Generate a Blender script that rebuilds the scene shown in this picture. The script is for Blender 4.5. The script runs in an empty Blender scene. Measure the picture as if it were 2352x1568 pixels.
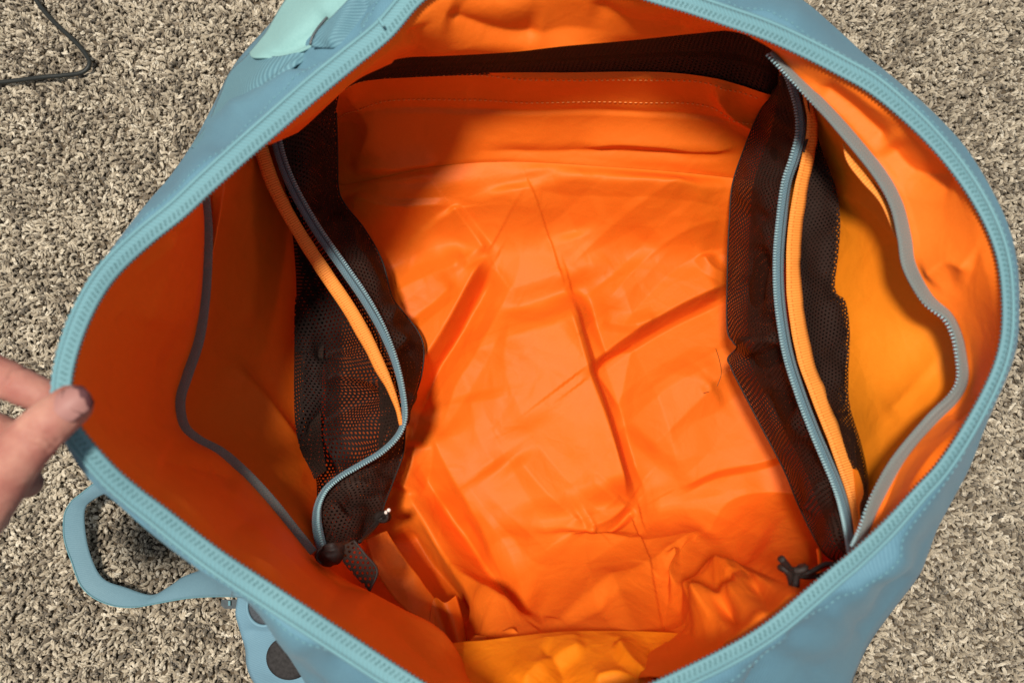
import bpy, math, random
import numpy as np
from mathutils import Vector

SC = bpy.context.scene
COL = SC.collection

# ------------------------------------------------------------------ camera
TILT = math.radians(8.0)
CAM_Z = 0.64
CAM = np.array([0.0, -math.tan(TILT) * CAM_Z, CAM_Z])
PW, PH = 2352.0, 1568.0
FPX = PW / (2 * math.tan(math.radians(34.5)))
cd = bpy.data.cameras.new("camera")
cam = bpy.data.objects.new("camera", cd)
COL.objects.link(cam)
cam.location = CAM
cam.rotation_euler = (TILT, 0, 0)
cd.sensor_width = 36.0
cd.lens = 36.0 * FPX / PW
cd.clip_start = 0.02
cd.clip_end = 50
cd.dof.use_dof = True
cd.dof.focus_distance = 0.56
cd.dof.aperture_fstop = 8.0
SC.camera = cam

# ------------------------------------------------------------------ light
w = bpy.data.worlds.new("World")
SC.world = w
w.use_nodes = True
bgn = w.node_tree.nodes["Background"]
bgn.inputs[0].default_value = (0.86, 0.93, 1.0, 1)
bgn.inputs[1].default_value = 0.38

def area(name, loc, target, power, size, color):
    l = bpy.data.lights.new(name, 'AREA')
    l.shape = 'DISK'
    l.size = size
    l.energy = power
    l.color = color
    o = bpy.data.objects.new(name, l)
    COL.objects.link(o)
    o.location = loc
    o.rotation_euler = (Vector(target) - Vector(loc)).to_track_quat('-Z', 'Y').to_euler()
    return o
area("room_lamp", (-0.27, 0.02, 1.90), (0.0, 0, 0.1), 46.0, 0.20, (1.0, 0.93, 0.81))

SC.view_settings.view_transform = 'Standard'
SC.view_settings.look = 'None'
SC.view_settings.exposure = 0.0
SC.view_settings.gamma = 1.0
SC.cycles.max_bounces = 10
SC.cycles.transparent_max_bounces = 16

# ------------------------------------------------------------------ projection helper (sketch coordinates on a height -> world)
def P(x, y, z):
    x = np.asarray(x, float); y = np.asarray(y, float); z = np.asarray(z, float)
    dx = (x - PW / 2) / FPX
    dy = (PH / 2 - y) / FPX
    c, s = math.cos(TILT), math.sin(TILT)
    wx = dx
    wy = dy * c + s
    wz = dy * s - c
    t = (z - CAM[2]) / wz
    return np.stack([CAM[0] + t * wx, CAM[1] + t * wy, z + 0 * wx], -1)

# ------------------------------------------------------------------ curves
def cr(pts, n, closed=False, per=24):
    """Catmull-Rom through pts, resampled to n points evenly by length."""
    p = np.asarray(pts, float)
    if closed:
        q = np.vstack([p[-1], p, p[0], p[1]])
    else:
        q = np.vstack([2 * p[0] - p[1], p, 2 * p[-1] - p[-2]])
    out = []
    t = np.linspace(0, 1, per, endpoint=False)[:, None]
    for i in range(1, len(q) - 2):
        a, b, c, d = q[i - 1], q[i], q[i + 1], q[i + 2]
        out.append(0.5 * (2 * b + (c - a) * t + (2 * a - 5 * b + 4 * c - d) * t ** 2 + (3 * b - a - 3 * c + d) * t ** 3))
    out = np.vstack(out + [q[-2][None]])
    L = np.r_[0, np.cumsum(np.linalg.norm(np.diff(out[:, :2], axis=0), axis=1))]
    s = np.linspace(0, L[-1], n)
    return np.stack([np.interp(s, L, out[:, k]) for k in range(out.shape[1])], -1)

def cr_index(vals, n, closed=True):
    """Catmull-Rom evaluated evenly by station index (used for station tables)."""
    p = np.asarray(vals, float)
    m = len(p)
    t = np.linspace(0, m, n + 1)[:-1] if closed else np.linspace(0, m - 1.0001, n)
    i = np.floor(t).astype(int); f = (t - i)[:, None]
    def g(k):
        return p[k % m] if closed else p[np.clip(k, 0, m - 1)]
    a, b, c, d = g(i - 1), g(i), g(i + 1), g(i + 2)
    return 0.5 * (2 * b + (c - a) * f + (2 * a - 5 * b + 4 * c - d) * f ** 2 + (3 * b - a - 3 * c + d) * f ** 3)

def offset(c, dist):
    """Shift an (x, y, z) curve sideways (to the walker's left on the sheet: screen-right when going down)."""
    t = np.gradient(c[:, :2], axis=0)
    t /= np.linalg.norm(t, axis=1)[:, None] + 1e-9
    n = np.stack([t[:, 1], -t[:, 0]], -1)
    o = c.copy()
    o[:, :2] += n * np.asarray(dist).reshape(-1, 1)
    return o

# ------------------------------------------------------------------ relief
def seg_field(x, y, pts):
    best = np.full(x.shape, 1e9); sign = np.ones(x.shape); par = np.zeros(x.shape)
    pts = np.asarray(pts, float)
    L = np.linalg.norm(np.diff(pts, axis=0), axis=1); tot = L.sum(); acc = 0
    for (a, b, l) in zip(pts[:-1], pts[1:], L):
        dx, dy = b - a
        t = np.clip(((x - a[0]) * dx + (y - a[1]) * dy) / (l * l), 0, 1)
        d = np.hypot(x - a[0] - t * dx, y - a[1] - t * dy)
        cr_ = dx * (y - a[1]) - dy * (x - a[0])
        m = d < best
        best = np.where(m, d, best); sign = np.where(m, np.sign(cr_), sign)
        par = np.where(m, (acc + t * l) / tot, par)
        acc += l
    return best, sign, par

def crease(x, y, pts, A, wp, wn, soft=3.0, ends=0.16, power=1.9):
    if len(pts) > 2:
        c = cr(np.asarray(pts, float), max(8, len(pts) * 4))
    else:
        c = np.asarray(pts, float)
    d, s, t = seg_field(x, y, c)
    # the sign only holds near the line: blend the two widths by a soft sign
    wdt = np.where(s > 0, wp, wn)
    d = np.sqrt(d * d + soft * soft) - soft
    env = np.clip(np.minimum(t, 1 - t) / ends, 0, 1)
    env = 0.15 + 0.85 * env * env * (3 - 2 * env)
    q = np.clip(d / (2.0 * wdt), 0, 1)
    return A * env * (1 - q) ** power

def crumple(x, y, seed, n, box, length, A, width):
    r = np.random.RandomState(seed)
    h = np.zeros(x.shape)
    for _ in range(n):
        cx = r.uniform(box[0], box[2]); cy = r.uniform(box[1], box[3]); a = r.uniform(0, math.pi)
        l = length * r.uniform(0.4, 1.3); bend = r.uniform(-0.25, 0.25) * l
        ux, uy = math.cos(a), math.sin(a)
        p = [(cx - ux * l / 2, cy - uy * l / 2), (cx - uy * bend, cy + ux * bend), (cx + ux * l / 2, cy + uy * l / 2)]
        w0 = width * r.uniform(0.5, 1.6)
        h += crease(x, y, p, A * r.uniform(-1, 1), w0, w0 * r.uniform(0.25, 1.0), soft=1.5)
    return h

def vnoise(x, y, s, seed=0):
    """smooth value noise"""
    r = np.random.RandomState(seed); T = r.uniform(-1, 1, (128, 128))
    u = x / s + 37.3; v = y / s + 11.7
    i = np.floor(u).astype(int); j = np.floor(v).astype(int)
    f = u - i; g = v - j
    f = f * f * (3 - 2 * f); g = g * g * (3 - 2 * g)
    a = T[i % 128, j % 128]; b = T[(i + 1) % 128, j % 128]; c = T[i % 128, (j + 1) % 128]; d = T[(i + 1) % 128, (j + 1) % 128]
    return (a * (1 - f) + b * f) * (1 - g) + (c * (1 - f) + d * f) * g

# ------------------------------------------------------------------ mesh building
def link(o, parent=None):
    COL.objects.link(o)
    if parent is not None:
        o.parent = parent
    return o

def mesh_obj(name, verts, faces, mat, parent=None, uv=None, smooth=True):
    me = bpy.data.meshes.new(name)
    me.from_pydata([tuple(map(float, v)) for v in verts], [], [tuple(map(int, f)) for f in faces])
    if uv is not None:
        l = me.uv_layers.new(name="UVMap")
        idx = np.empty(len(me.loops), int); me.loops.foreach_get("vertex_index", idx)
        l.data.foreach_set("uv", np.asarray(uv, float)[idx].ravel())
    me.materials.append(mat)
    if smooth:
        me.polygons.foreach_set("use_smooth", [True] * len(me.polygons))
    me.update()
    o = bpy.data.objects.new(name, me)
    return link(o, parent)

def normals(W):
    du = np.gradient(W, axis=0); dv = np.gradient(W, axis=1)
    n = np.cross(du, dv)
    n /= np.linalg.norm(n, axis=2)[..., None] + 1e-12
    if n[..., 2].mean() < 0:
        n = -n
    return n

def grid_obj(name, W, mat, parent=None, closed=False, thick=0.0, uvs=None):
    nu, nv = W.shape[:2]
    V = W.reshape(-1, 3)
    i, j = np.meshgrid(np.arange(nu if closed else nu - 1), np.arange(nv - 1), indexing='ij')
    i2 = (i + 1) % nu
    F = np.stack([i * nv + j, i2 * nv + j, i2 * nv + j + 1, i * nv + j + 1], -1).reshape(-1, 4)
    # keep the faces pointing up / towards the camera
    a = V[F[:, 0]]; nn = np.cross(V[F[:, 1]] - a, V[F[:, 3]] - a)
    if (nn * (CAM - a)).sum() < 0:
        F = F[:, ::-1]
    if uvs is None:
        mid = W[:, nv // 2]
        U = np.r_[0, np.cumsum(np.linalg.norm(np.diff(mid, axis=0), axis=1))]
        dv = np.linalg.norm(np.diff(W, axis=1), axis=2)
        Vv = np.concatenate([np.zeros((nu, 1)), np.cumsum(dv, axis=1)], axis=1)
        uvs = np.stack([np.repeat(U[:, None], nv, 1), Vv], -1)
    o = mesh_obj(name, V, F, mat, parent, uv=uvs.reshape(-1, 2))
    if thick:
        m = o.modifiers.new("solid", 'SOLIDIFY'); m.thickness = thick; m.offset = 0
    return o

def loft(name, curves, nu, nv, mat, parent=None, disp=None, thick=0.0, linear=False, raw=False, z_only=False, fade=0.0):
    C = []
    for c in curves:
        c = np.asarray(c, float)
        C.append(c if (raw and len(c) == nu) else cr(c, nu))
    C = np.stack(C, 1)                      # nu, k, 3
    k = C.shape[1]
    t = np.linspace(0, k - 1, nv)
    G = np.empty((nu, nv, 3))
    for a, tt in enumerate(t):
        i = min(int(tt), k - 2); f = tt - i
        if linear or k == 2:
            G[:, a] = C[:, i] * (1 - f) + C[:, i + 1] * f
        else:
            p0 = C[:, i - 1] if i > 0 else 2 * C[:, i] - C[:, i + 1]
            p3 = C[:, i + 2] if i + 2 < k else 2 * C[:, i + 1] - C[:, i]
            p1, p2 = C[:, i], C[:, i + 1]
            G[:, a] = 0.5 * (2 * p1 + (p2 - p0) * f + (2 * p0 - 5 * p1 + 4 * p2 - p3) * f * f + (3 * p1 - p0 - 3 * p2 + p3) * f ** 3)
    W = P(G[..., 0], G[..., 1], G[..., 2])
    if disp is not None:
        h = disp(G[..., 0], G[..., 1])
        if fade:
            vv = np.linspace(0, 1, nv)
            h = h * np.clip(np.minimum(vv, 1 - vv) / fade, 0, 1)[None]
        if z_only:
            W[..., 2] += h
        else:
            W += normals(W) * h[..., None]
    o = grid_obj(name, W, mat, parent, thick=thick)
    return o, W

def ribbon(name, pts, half, mat, parent=None, n=160, nv=5, bulge=0.0, thick=0.0009, dz=0.0, disp=None):
    c = cr(pts, n)
    h = cr_index(np.asarray(half, float).reshape(-1, 1), n, closed=False)[:, 0] if np.ndim(half) else np.full(n, half)
    rows = []
    for k in range(nv):
        t = -1 + 2 * k / (nv - 1)
        r = offset(c, h * t)
        r[:, 2] += bulge * (1 - t * t) + dz * t
        rows.append(r)
    return loft(name, rows, n, nv, mat, parent, thick=thick, linear=True, raw=True, disp=disp)

def tube_verts(path, rad, seg=10, flat=1.0, cap=True):
    path = np.asarray(path, float); n = len(path)
    rad = np.broadcast_to(np.asarray(rad, float), (n,))
    T = np.gradient(path, axis=0); T /= np.linalg.norm(T, axis=1)[:, None] + 1e-12
    up = np.array([0, 0, 1.0])
    V = []; F = []
    N = None
    for i in range(n):
        if N is None:
            N = np.cross(T[i], up)
            if np.linalg.norm(N) < 1e-3: N = np.cross(T[i], [1, 0, 0])
        N = N - T[i] * (N @ T[i]); N /= np.linalg.norm(N)
        B = np.cross(T[i], N)
        for s in range(seg):
            a = 2 * math.pi * s / seg
            V.append(path[i] + rad[i] * (math.cos(a) * N + flat * math.sin(a) * B))
    for i in range(n - 1):
        for s in range(seg):
            s2 = (s + 1) % seg
            F.append((i * seg + s, i * seg + s2, (i + 1) * seg + s2, (i + 1) * seg + s))
    if cap:
        V.append(path[0]); V.append(path[-1])
        for s in range(seg):
            s2 = (s + 1) % seg
            F.append((len(V) - 2, s2, s)); F.append((len(V) - 1, (n - 1) * seg + s, (n - 1) * seg + s2))
    return V, F

def join(parts):
    V = []; F = []
    for v, f in parts:
        o = len(V); V += list(v); F += [tuple(k + o for k in q) for q in f]
    return V, F

def tube(name, pts, r, mat, parent=None, n=60, seg=10, screen=True, flat=1.0):
    c = cr3(pts, n, screen)
    rr = np.interp(np.linspace(0, 1, n), np.linspace(0, 1, len(r)), r) if np.ndim(r) else r
    V, F = tube_verts(c, rr, seg, flat)
    return mesh_obj(name, V, F, mat, parent)

def cr3(pts, n, screen=True):
    c = cr(pts, n)
    return P(c[:, 0], c[:, 1], c[:, 2]) if screen else c

OCT_V = None
def bead_template(seg=6, ring=4):
    V = [(0, 0, 1)]; F = []
    for r in range(1, ring):
        a = math.pi * r / ring
        for s in range(seg):
            b = 2 * math.pi * s / seg
            V.append((math.sin(a) * math.cos(b), math.sin(a) * math.sin(b), math.cos(a)))
    V.append((0, 0, -1))
    for s in range(seg):
        F.append((0, 1 + s, 1 + (s + 1) % seg))
    for r in range(ring - 2):
        for s in range(seg):
            a = 1 + r * seg; b = a + seg
            F.append((a + s, b + s, b + (s + 1) % seg, a + (s + 1) % seg))
    l = len(V) - 1; a = 1 + (ring - 2) * seg
    for s in range(seg):
        F.append((l, a + (s + 1) % seg, a + s))
    return np.array(V), F

def beads(name, path, pitch, dims, mat, parent, kind='stuff'):
    """small rounded pieces along a 3-D path; dims = (along, across, up)"""
    V0, F0 = bead_template()
    L = np.r_[0, np.cumsum(np.linalg.norm(np.diff(path, axis=0), axis=1))]
    s = np.arange(0, L[-1], pitch)
    Q = np.stack([np.interp(s, L, path[:, k]) for k in range(3)], -1)
    T = np.gradient(Q, axis=0); T /= np.linalg.norm(T, axis=1)[:, None]
    N = np.cross(T, [0, 0, 1.0]); N /= np.linalg.norm(N, axis=1)[:, None]
    B = np.cross(N, T)
    V = (Q[:, None] + V0[None, :, 0:1] * T[:, None] * dims[0] + V0[None, :, 1:2] * N[:, None] * dims[1] + V0[None, :, 2:3] * B[:, None] * dims[2])
    nV = len(V0)
    F = []
    for i in range(len(Q)):
        F += [tuple(k + i * nV for k in f) for f in F0]
    o = mesh_obj(name, V.reshape(-1, 3), F, mat, parent)
    if kind: o["kind"] = kind
    return o

# ------------------------------------------------------------------ materials
class NT:
    def __init__(s, name):
        s.m = bpy.data.materials.new(name); s.m.use_nodes = True
        s.t = s.m.node_tree; s.t.nodes.clear()
        s.out = s.n('ShaderNodeOutputMaterial')
        s.b = s.n('ShaderNodeBsdfPrincipled')
        s.l(s.b.outputs[0], s.out.inputs[0])
    def n(s, t, **k):
        a = s.t.nodes.new(t)
        for q, v in k.items(): setattr(a, q, v)
        return a
    def l(s, a, b): s.t.links.new(a, b)
    def put(s, v, sock):
        if hasattr(v, 'links') or isinstance(v, bpy.types.NodeSocket): s.l(v, sock)
        else: sock.default_value = v
    def math(s, op, a, b=0.0, c=None, clamp=False):
        m = s.n('ShaderNodeMath', operation=op, use_clamp=clamp)
        s.put(a, m.inputs[0]); s.put(b, m.inputs[1])
        if c is not None: s.put(c, m.inputs[2])
        return m.outputs[0]
    def uv(s):
        t = s.n('ShaderNodeTexCoord'); x = s.n('ShaderNodeSeparateXYZ'); s.l(t.outputs['UV'], x.inputs[0])
        return t.outputs['UV'], x.outputs[0], x.outputs[1]
    def gen(s):
        return s.n('ShaderNodeNewGeometry').outputs['Position']
    def noise(s, vec, scale, detail=3, rough=0.5, dist=0.0):
        a = s.n('ShaderNodeTexNoise'); s.l(vec, a.inputs['Vector'])
        a.inputs['Scale'].default_value = scale; a.inputs['Detail'].default_value = detail
        a.inputs['Roughness'].default_value = rough; a.inputs['Distortion'].default_value = dist
        return a.outputs['Fac']
    def mix(s, f, a, b, blend='MIX'):
        m = s.n('ShaderNodeMix', data_type='RGBA', blend_type=blend)
        s.put(f, m.inputs[0]); s.put(a, m.inputs[6]); s.put(b, m.inputs[7])
        return m.outputs[2]
    def range(s, v, a, b, c, d, smooth=False):
        m = s.n('ShaderNodeMapRange', interpolation_type='SMOOTHSTEP' if smooth else 'LINEAR')
        s.put(v, m.inputs[0])
        for i, q in enumerate((a, b, c, d)): m.inputs[i + 1].default_value = q
        return m.outputs[0]
    def bump(s, h, strength, dist, prev=None):
        b = s.n('ShaderNodeBump'); s.put(h, b.inputs['Height'])
        b.inputs['Strength'].default_value = strength; b.inputs['Distance'].default_value = dist
        if prev is not None: s.l(prev, b.inputs['Normal'])
        return b.outputs[0]
    def setp(s, **k):
        names = dict(col='Base Color', rough='Roughness', spec='Specular IOR Level', sheen='Sheen Weight', srough='Sheen Roughness', normal='Normal', alpha='Alpha', sss='Subsurface Weight', metal='Metallic', coat='Coat Weight')
        for q, v in k.items():
            s.put(v, s.b.inputs[names[q]])

def rgb(r, g, b): return (r, g, b, 1)

def m_lining(name, c1, c2, rough=0.56, fold=1.0, trans=0.0):
    s = NT(name); g = s.gen(); uv, u, v = s.uv()
    n1 = s.noise(g, 9, 3); n2 = s.noise(g, 60, 3, 0.55, 0.6)
    col = s.mix(s.range(n1, 0.35, 0.65, 0, 1), rgb(*c1), rgb(*c2))
    # woven rip-stop grain
    wu = s.math('SINE', s.math('MULTIPLY', u, 2 * math.pi / 0.0011)); wv = s.math('SINE', s.math('MULTIPLY', v, 2 * math.pi / 0.0011))
    weave = s.math('MULTIPLY', wu, wv)
    col = s.mix(s.range(s.noise(g, 900, 1), 0.3, 0.7, 0.0, 0.10), col, rgb(c1[0] * 0.6, c1[1] * 0.5, c1[2] * 0.4))
    b1 = s.bump(n2, 0.14 * fold, 0.004)
    wp_ = s.n('ShaderNodeVectorMath', operation='ADD'); nz_ = s.n('ShaderNodeTexNoise'); nz_.inputs['Scale'].default_value = 14; s.l(g, nz_.inputs['Vector'])
    sc_ = s.n('ShaderNodeVectorMath', operation='SCALE'); s.l(nz_.outputs['Color'], sc_.inputs[0]); sc_.inputs['Scale'].default_value = 0.06
    s.l(g, wp_.inputs[0]); s.l(sc_.outputs[0], wp_.inputs[1])
    hs = None
    for scl_ in (16, 37):
        vo = s.n('ShaderNodeTexVoronoi', feature='DISTANCE_TO_EDGE'); s.l(wp_.outputs[0], vo.inputs['Vector']); vo.inputs['Scale'].default_value = scl_
        q_ = s.range(vo.outputs['Distance'], 0, .35, 1, 0)
        hs = q_ if hs is None else s.math('ADD', hs, s.math('MULTIPLY', q_, .45))
    b1 = s.bump(hs, 0.10 * fold, 0.006, b1)
    b2 = s.bump(weave, 0.16, 0.0003, b1)
    s.setp(col=col, rough=s.range(n1, .3, .7, rough - .04, rough + .08), spec=0.28, normal=b2)
    s.b.inputs['Sheen Weight'].default_value = 0.0
    if trans:
        t = s.n('ShaderNodeBsdfTranslucent'); s.put(col, t.inputs[0]); s.l(b1, t.inputs['Normal'])
        mx = s.n('ShaderNodeMixShader'); mx.inputs[0].default_value = trans
        s.l(s.b.outputs[0], mx.inputs[1]); s.l(t.outputs[0], mx.inputs[2]); s.l(mx.outputs[0], s.out.inputs[0])
    return s.m

M_ORANGE = m_lining("orange_lining_nylon", (0.80, 0.146, 0.007), (0.83, 0.166, 0.010))
M_AMBER = m_lining("amber_lining_nylon", (0.82, 0.215, 0.008), (0.85, 0.245, 0.010), rough=0.5)
M_AMBER_SATIN = m_lining("amber_coated_nylon", (0.80, 0.20, 0.006), (0.83, 0.23, 0.009), rough=0.34, fold=1.5)

def m_shell(name, c1, c2, line=0.5, pitch=0.0011, rough=0.55, ang=0.8):
    s = NT(name); g = s.gen(); uv, u, v = s.uv()
    d = s.math('ADD', s.math('MULTIPLY', u, math.cos(ang)), s.math('MULTIPLY', v, math.sin(ang)))
    wob = s.math('MULTIPLY', s.noise(g, 12, 1), 0.0015)
    d = s.math('ADD', d, wob)
    tw = s.math('SINE', s.math('MULTIPLY', d, 2 * math.pi / pitch))
    fine = s.noise(g, 700, 2)
    lines = s.range(tw, -0.6, 0.8, 0, 1, True)
    base = s.mix(s.range(s.noise(g, 12, 3), 0.35, 0.65, 0, 1), rgb(*c1), rgb(*c2))
    dark = s.mix(1.0, base, rgb(0.62, 0.66, 0.70), 'MULTIPLY')
    col = s.mix(s.math('MULTIPLY', s.math('SUBTRACT', 1.0, lines), line), base, dark)
    col = s.mix(s.range(fine, 0.35, 0.65, 0, 0.22), col, rgb(c1[0] * 0.7, c1[1] * 0.75, c1[2] * 0.8))
    b = s.bump(s.noise(g, 45, 3), 0.25, 0.003)
    b = s.bump(tw, 0.35 * line, 0.0004, b)
    s.setp(col=col, rough=max(rough, .6), spec=0.15, normal=b, sheen=0.05, srough=0.5)
    return s.m

M_SHELL = m_shell("blue_twill_shell", (0.108, 0.228, 0.305), (0.125, 0.262, 0.335), 0.42, pitch=.0015)
M_SHELL_FOLD = m_shell("blue_twill_side_panel", (0.12, 0.24, 0.30), (0.14, 0.28, 0.33), 0.9, pitch=0.0024, ang=2.3)
M_PANEL = m_shell("pale_aqua_coated_panel", (0.23, 0.42, 0.42), (0.26, 0.46, 0.45), 0.15, rough=0.42)
M_WEB = m_shell("blue_webbing", (0.145, 0.26, 0.32), (0.17, 0.29, 0.35), 0.25, pitch=0.0016, ang=0.0)
M_STRAP = m_shell("blue_strap_knit", (0.18, 0.33, 0.42), (0.17, 0.30, 0.38), 0.4, pitch=0.0013, ang=0.2)
M_PIPE = m_shell("aqua_piping", (0.14, 0.29, 0.335), (0.16, 0.32, 0.36), 0.25)

def m_tape():
    s = NT("aqua_zipper_tape"); uv, u, v = s.uv(); g = s.gen()
    def row(v0, ph):
        win = s.math('SUBTRACT', 1.0, s.range(s.math('ABSOLUTE', s.math('SUBTRACT', v, v0)), 0.00045, 0.00085, 0, 1), clamp=True)
        ds = s.range(s.math('SINE', s.math('ADD', s.math('MULTIPLY', u, 2 * math.pi / 0.0025), ph)), -0.1, 0.5, 0, 1)
        return s.math('MULTIPLY', win, ds)
    holes = s.math('MAXIMUM', row(0.0022, 0.0), row(0.0038, 1.6))
    # woven diagonal ribs on the outer part
    d = s.math('SINE', s.math('MULTIPLY', s.math('ADD', u, s.math('MULTIPLY', v, -0.75)), 2 * math.pi / 0.0021))
    win = s.range(v, 0.0046, 0.0052, 0, 1)
    rib = s.math('MULTIPLY', s.range(d, -0.5, 0.5, 0, 1), win)
    col = s.mix(s.range(s.noise(g, 14, 2), 0.35, 0.65, 0, 1), rgb(0.12, 0.245, 0.285), rgb(0.14, 0.28, 0.32))
    col = s.mix(s.math('MULTIPLY', rib, 0.35), col, rgb(0.15, 0.34, 0.40))
    col = s.mix(s.math('MULTIPLY', s.math('MULTIPLY', holes, s.range(s.noise(g, 260, 2), .3, .7, .35, .9)), 0.75), col, rgb(0.04, 0.11, 0.12))
    h = s.math('SUBTRACT', s.math('MULTIPLY', rib, -0.5), holes)
    fine = s.math('SINE', s.math('MULTIPLY', v, 2 * math.pi / 0.0007))
    b = s.bump(h, 0.6, 0.0006); b = s.bump(fine, 0.2, 0.0002, b)
    s.setp(col=col, rough=0.6, spec=0.2, normal=b, sheen=0.05)
    return s.m
M_TAPE = m_tape()

def m_coil(name, c, pitch=0.0016, dark=0.35, line=None):
    """pocket zipper tape: zigzag weave"""
    s = NT(name); uv, u, v = s.uv(); g = s.gen()
    zig = s.math('PINGPONG', v, 0.0012)
    d = s.math('SINE', s.math('MULTIPLY', s.math('ADD', u, zig), 2 * math.pi / pitch))
    k = s.range(d, -0.4, 0.6, 0, 1)
    col = s.mix(s.math('MULTIPLY', s.math('SUBTRACT', 1.0, k), dark), rgb(*c), rgb(c[0] * 0.45, c[1] * 0.45, c[2] * 0.5))
    if line is not None:
        ln = s.math('SUBTRACT', 1.0, s.range(s.math('ABSOLUTE', s.math('SUBTRACT', v, line)), 0.0002, 0.0005, 0, 1), clamp=True)
        col = s.mix(s.math('MULTIPLY', ln, 0.85), col, rgb(0.02, 0.03, 0.035))
    b = s.bump(d, 0.5, 0.0005)
    s.setp(col=col, rough=0.5, spec=0.4, normal=b, sheen=0.15)
    return s.m
M_POCKET_ZIP = m_coil("blue_grey_pocket_zipper", (0.12, 0.22, 0.27), dark=.65, line=0.0042)
M_TRIM = m_coil("grey_zipper_tape", (0.165, 0.195, 0.19), dark=0.3)
M_RIB_ORANGE = None
def m_grosgrain():
    s = NT("orange_grosgrain_ribbon"); uv, u, v = s.uv(); g = s.gen()
    d = s.math('SINE', s.math('MULTIPLY', u, 2 * math.pi / 0.0016))
    col = s.mix(s.range(d, -0.5, 0.7, 0.55, 0.0), rgb(0.92, 0.33, 0.06), rgb(0.62, 0.15, 0.015))
    win = s.math('SUBTRACT', 1.0, s.range(s.math('ABSOLUTE', s.math('SUBTRACT', v, 0.0028)), 0.0002, 0.0004, 0, 1), clamp=True)
    st = s.range(s.math('SINE', s.math('MULTIPLY', u, 2 * math.pi / 0.0028)), -0.2, 0.2, 0, 1)
    col = s.mix(s.math('MULTIPLY', s.math('MULTIPLY', win, st), 0.7), col, rgb(0.55, 0.10, 0.01))
    b = s.bump(d, 0.5, 0.0005)
    s.setp(col=col, rough=0.55, spec=0.3, normal=b)
    return s.m
M_GROS = m_grosgrain()

def m_mesh(name, p=0.0036, open_=1.0, c=(0.012, 0.007, 0.006)):
    s = NT(name); uv, u, v = s.uv(); g = s.gen()
    k = 4 * math.pi / (math.sqrt(3) * p)
    du = s.math('ADD', u, s.math('MULTIPLY', s.noise(g, 30, 2), p * 1.2))
    acc = None
    for a in (0.2, 0.2 + math.pi / 3, 0.2 + 2 * math.pi / 3):
        w_ = s.math('COSINE', s.math('ADD', s.math('MULTIPLY', du, k * math.cos(a)), s.math('MULTIPLY', v, k * math.sin(a))))
        acc = w_ if acc is None else s.math('ADD', acc, w_)
    hole = s.range(acc, open_, open_ + 0.25, 0, 1)
    col = s.mix(s.range(acc, -1.5, open_, 0, 1), rgb(c[0] * 1.5, c[1] * 1.5, c[2] * 1.5), rgb(*c))
    b = s.bump(acc, -0.25, 0.0004)
    s.setp(col=col, rough=0.75, spec=0.10, normal=b, alpha=s.math('SUBTRACT', 1.0, hole))
    return s.m
M_MESH = m_mesh("black_pocket_mesh_open", 0.0034, 0.95)
M_MESH_FINE = m_mesh("black_pocket_mesh_fine", 0.0023, 1.3, (0.017, 0.009, 0.007))
M_MESH_TIGHT = m_mesh("black_pocket_mesh", 0.0032, 1.1, (0.024, 0.013, 0.010))
M_MESH_DENSE = m_mesh("black_pocket_mesh_doubled", 0.0026, 1.9, (0.013, 0.007, 0.005))

def m_plain(name, c, rough=0.5, spec=0.4, nscale=300, amt=0.3, bump=0.3):
    s = NT(name); g = s.gen(); n = s.noise(g, nscale, 3)
    col = s.mix(s.range(n, 0.3, 0.7, 0, amt), rgb(*c), rgb(c[0] * 0.55, c[1] * 0.55, c[2] * 0.55))
    s.setp(col=col, rough=rough, spec=spec, normal=s.bump(n, bump, 0.0005))
    return s.m
M_TEETH = m_plain("teal_zipper_teeth", (0.11, 0.21, 0.24), 0.22, 0.6, 200, 0.3, 0.05)
M_COIL = m_plain("blue_zipper_coil", (0.26, 0.43, 0.48), 0.3, 0.5, 200, 0.2, 0.05)
M_CORD = m_plain("black_cord", (0.022, 0.014, 0.012), 0.6, 0.4, 1500, 0.6, 0.8)
M_CABLE = m_plain("black_rubber_cable", (0.02, 0.022, 0.02), 0.5, 0.4)
M_WHITE = m_plain("pale_cord_tip", (0.8, 0.72, 0.66), 0.5)
M_THREAD = m_plain("orange_thread", (0.98, 0.36, 0.08), 0.5, 0.4)
M_BLACK = m_plain("black_fabric", (0.03, 0.02, 0.018), 0.6, 0.3, 400, 0.5, 0.5)
M_BUCKLE = m_plain("dark_plastic_buckle", (0.05, 0.065, 0.075), 0.35, 0.5)
M_PATCH = m_plain("charcoal_pile_patch", (0.05, 0.046, 0.046), 0.95, 0.1, 380, 0.95, 1.0)
M_KNIT = m_plain("charcoal_knit", (0.075, 0.085, 0.10), 0.8, 0.2, 600, 0.7, 0.6)
M_HAIR = m_plain("dark_hair", (0.03, 0.015, 0.01), 0.4)

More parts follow.
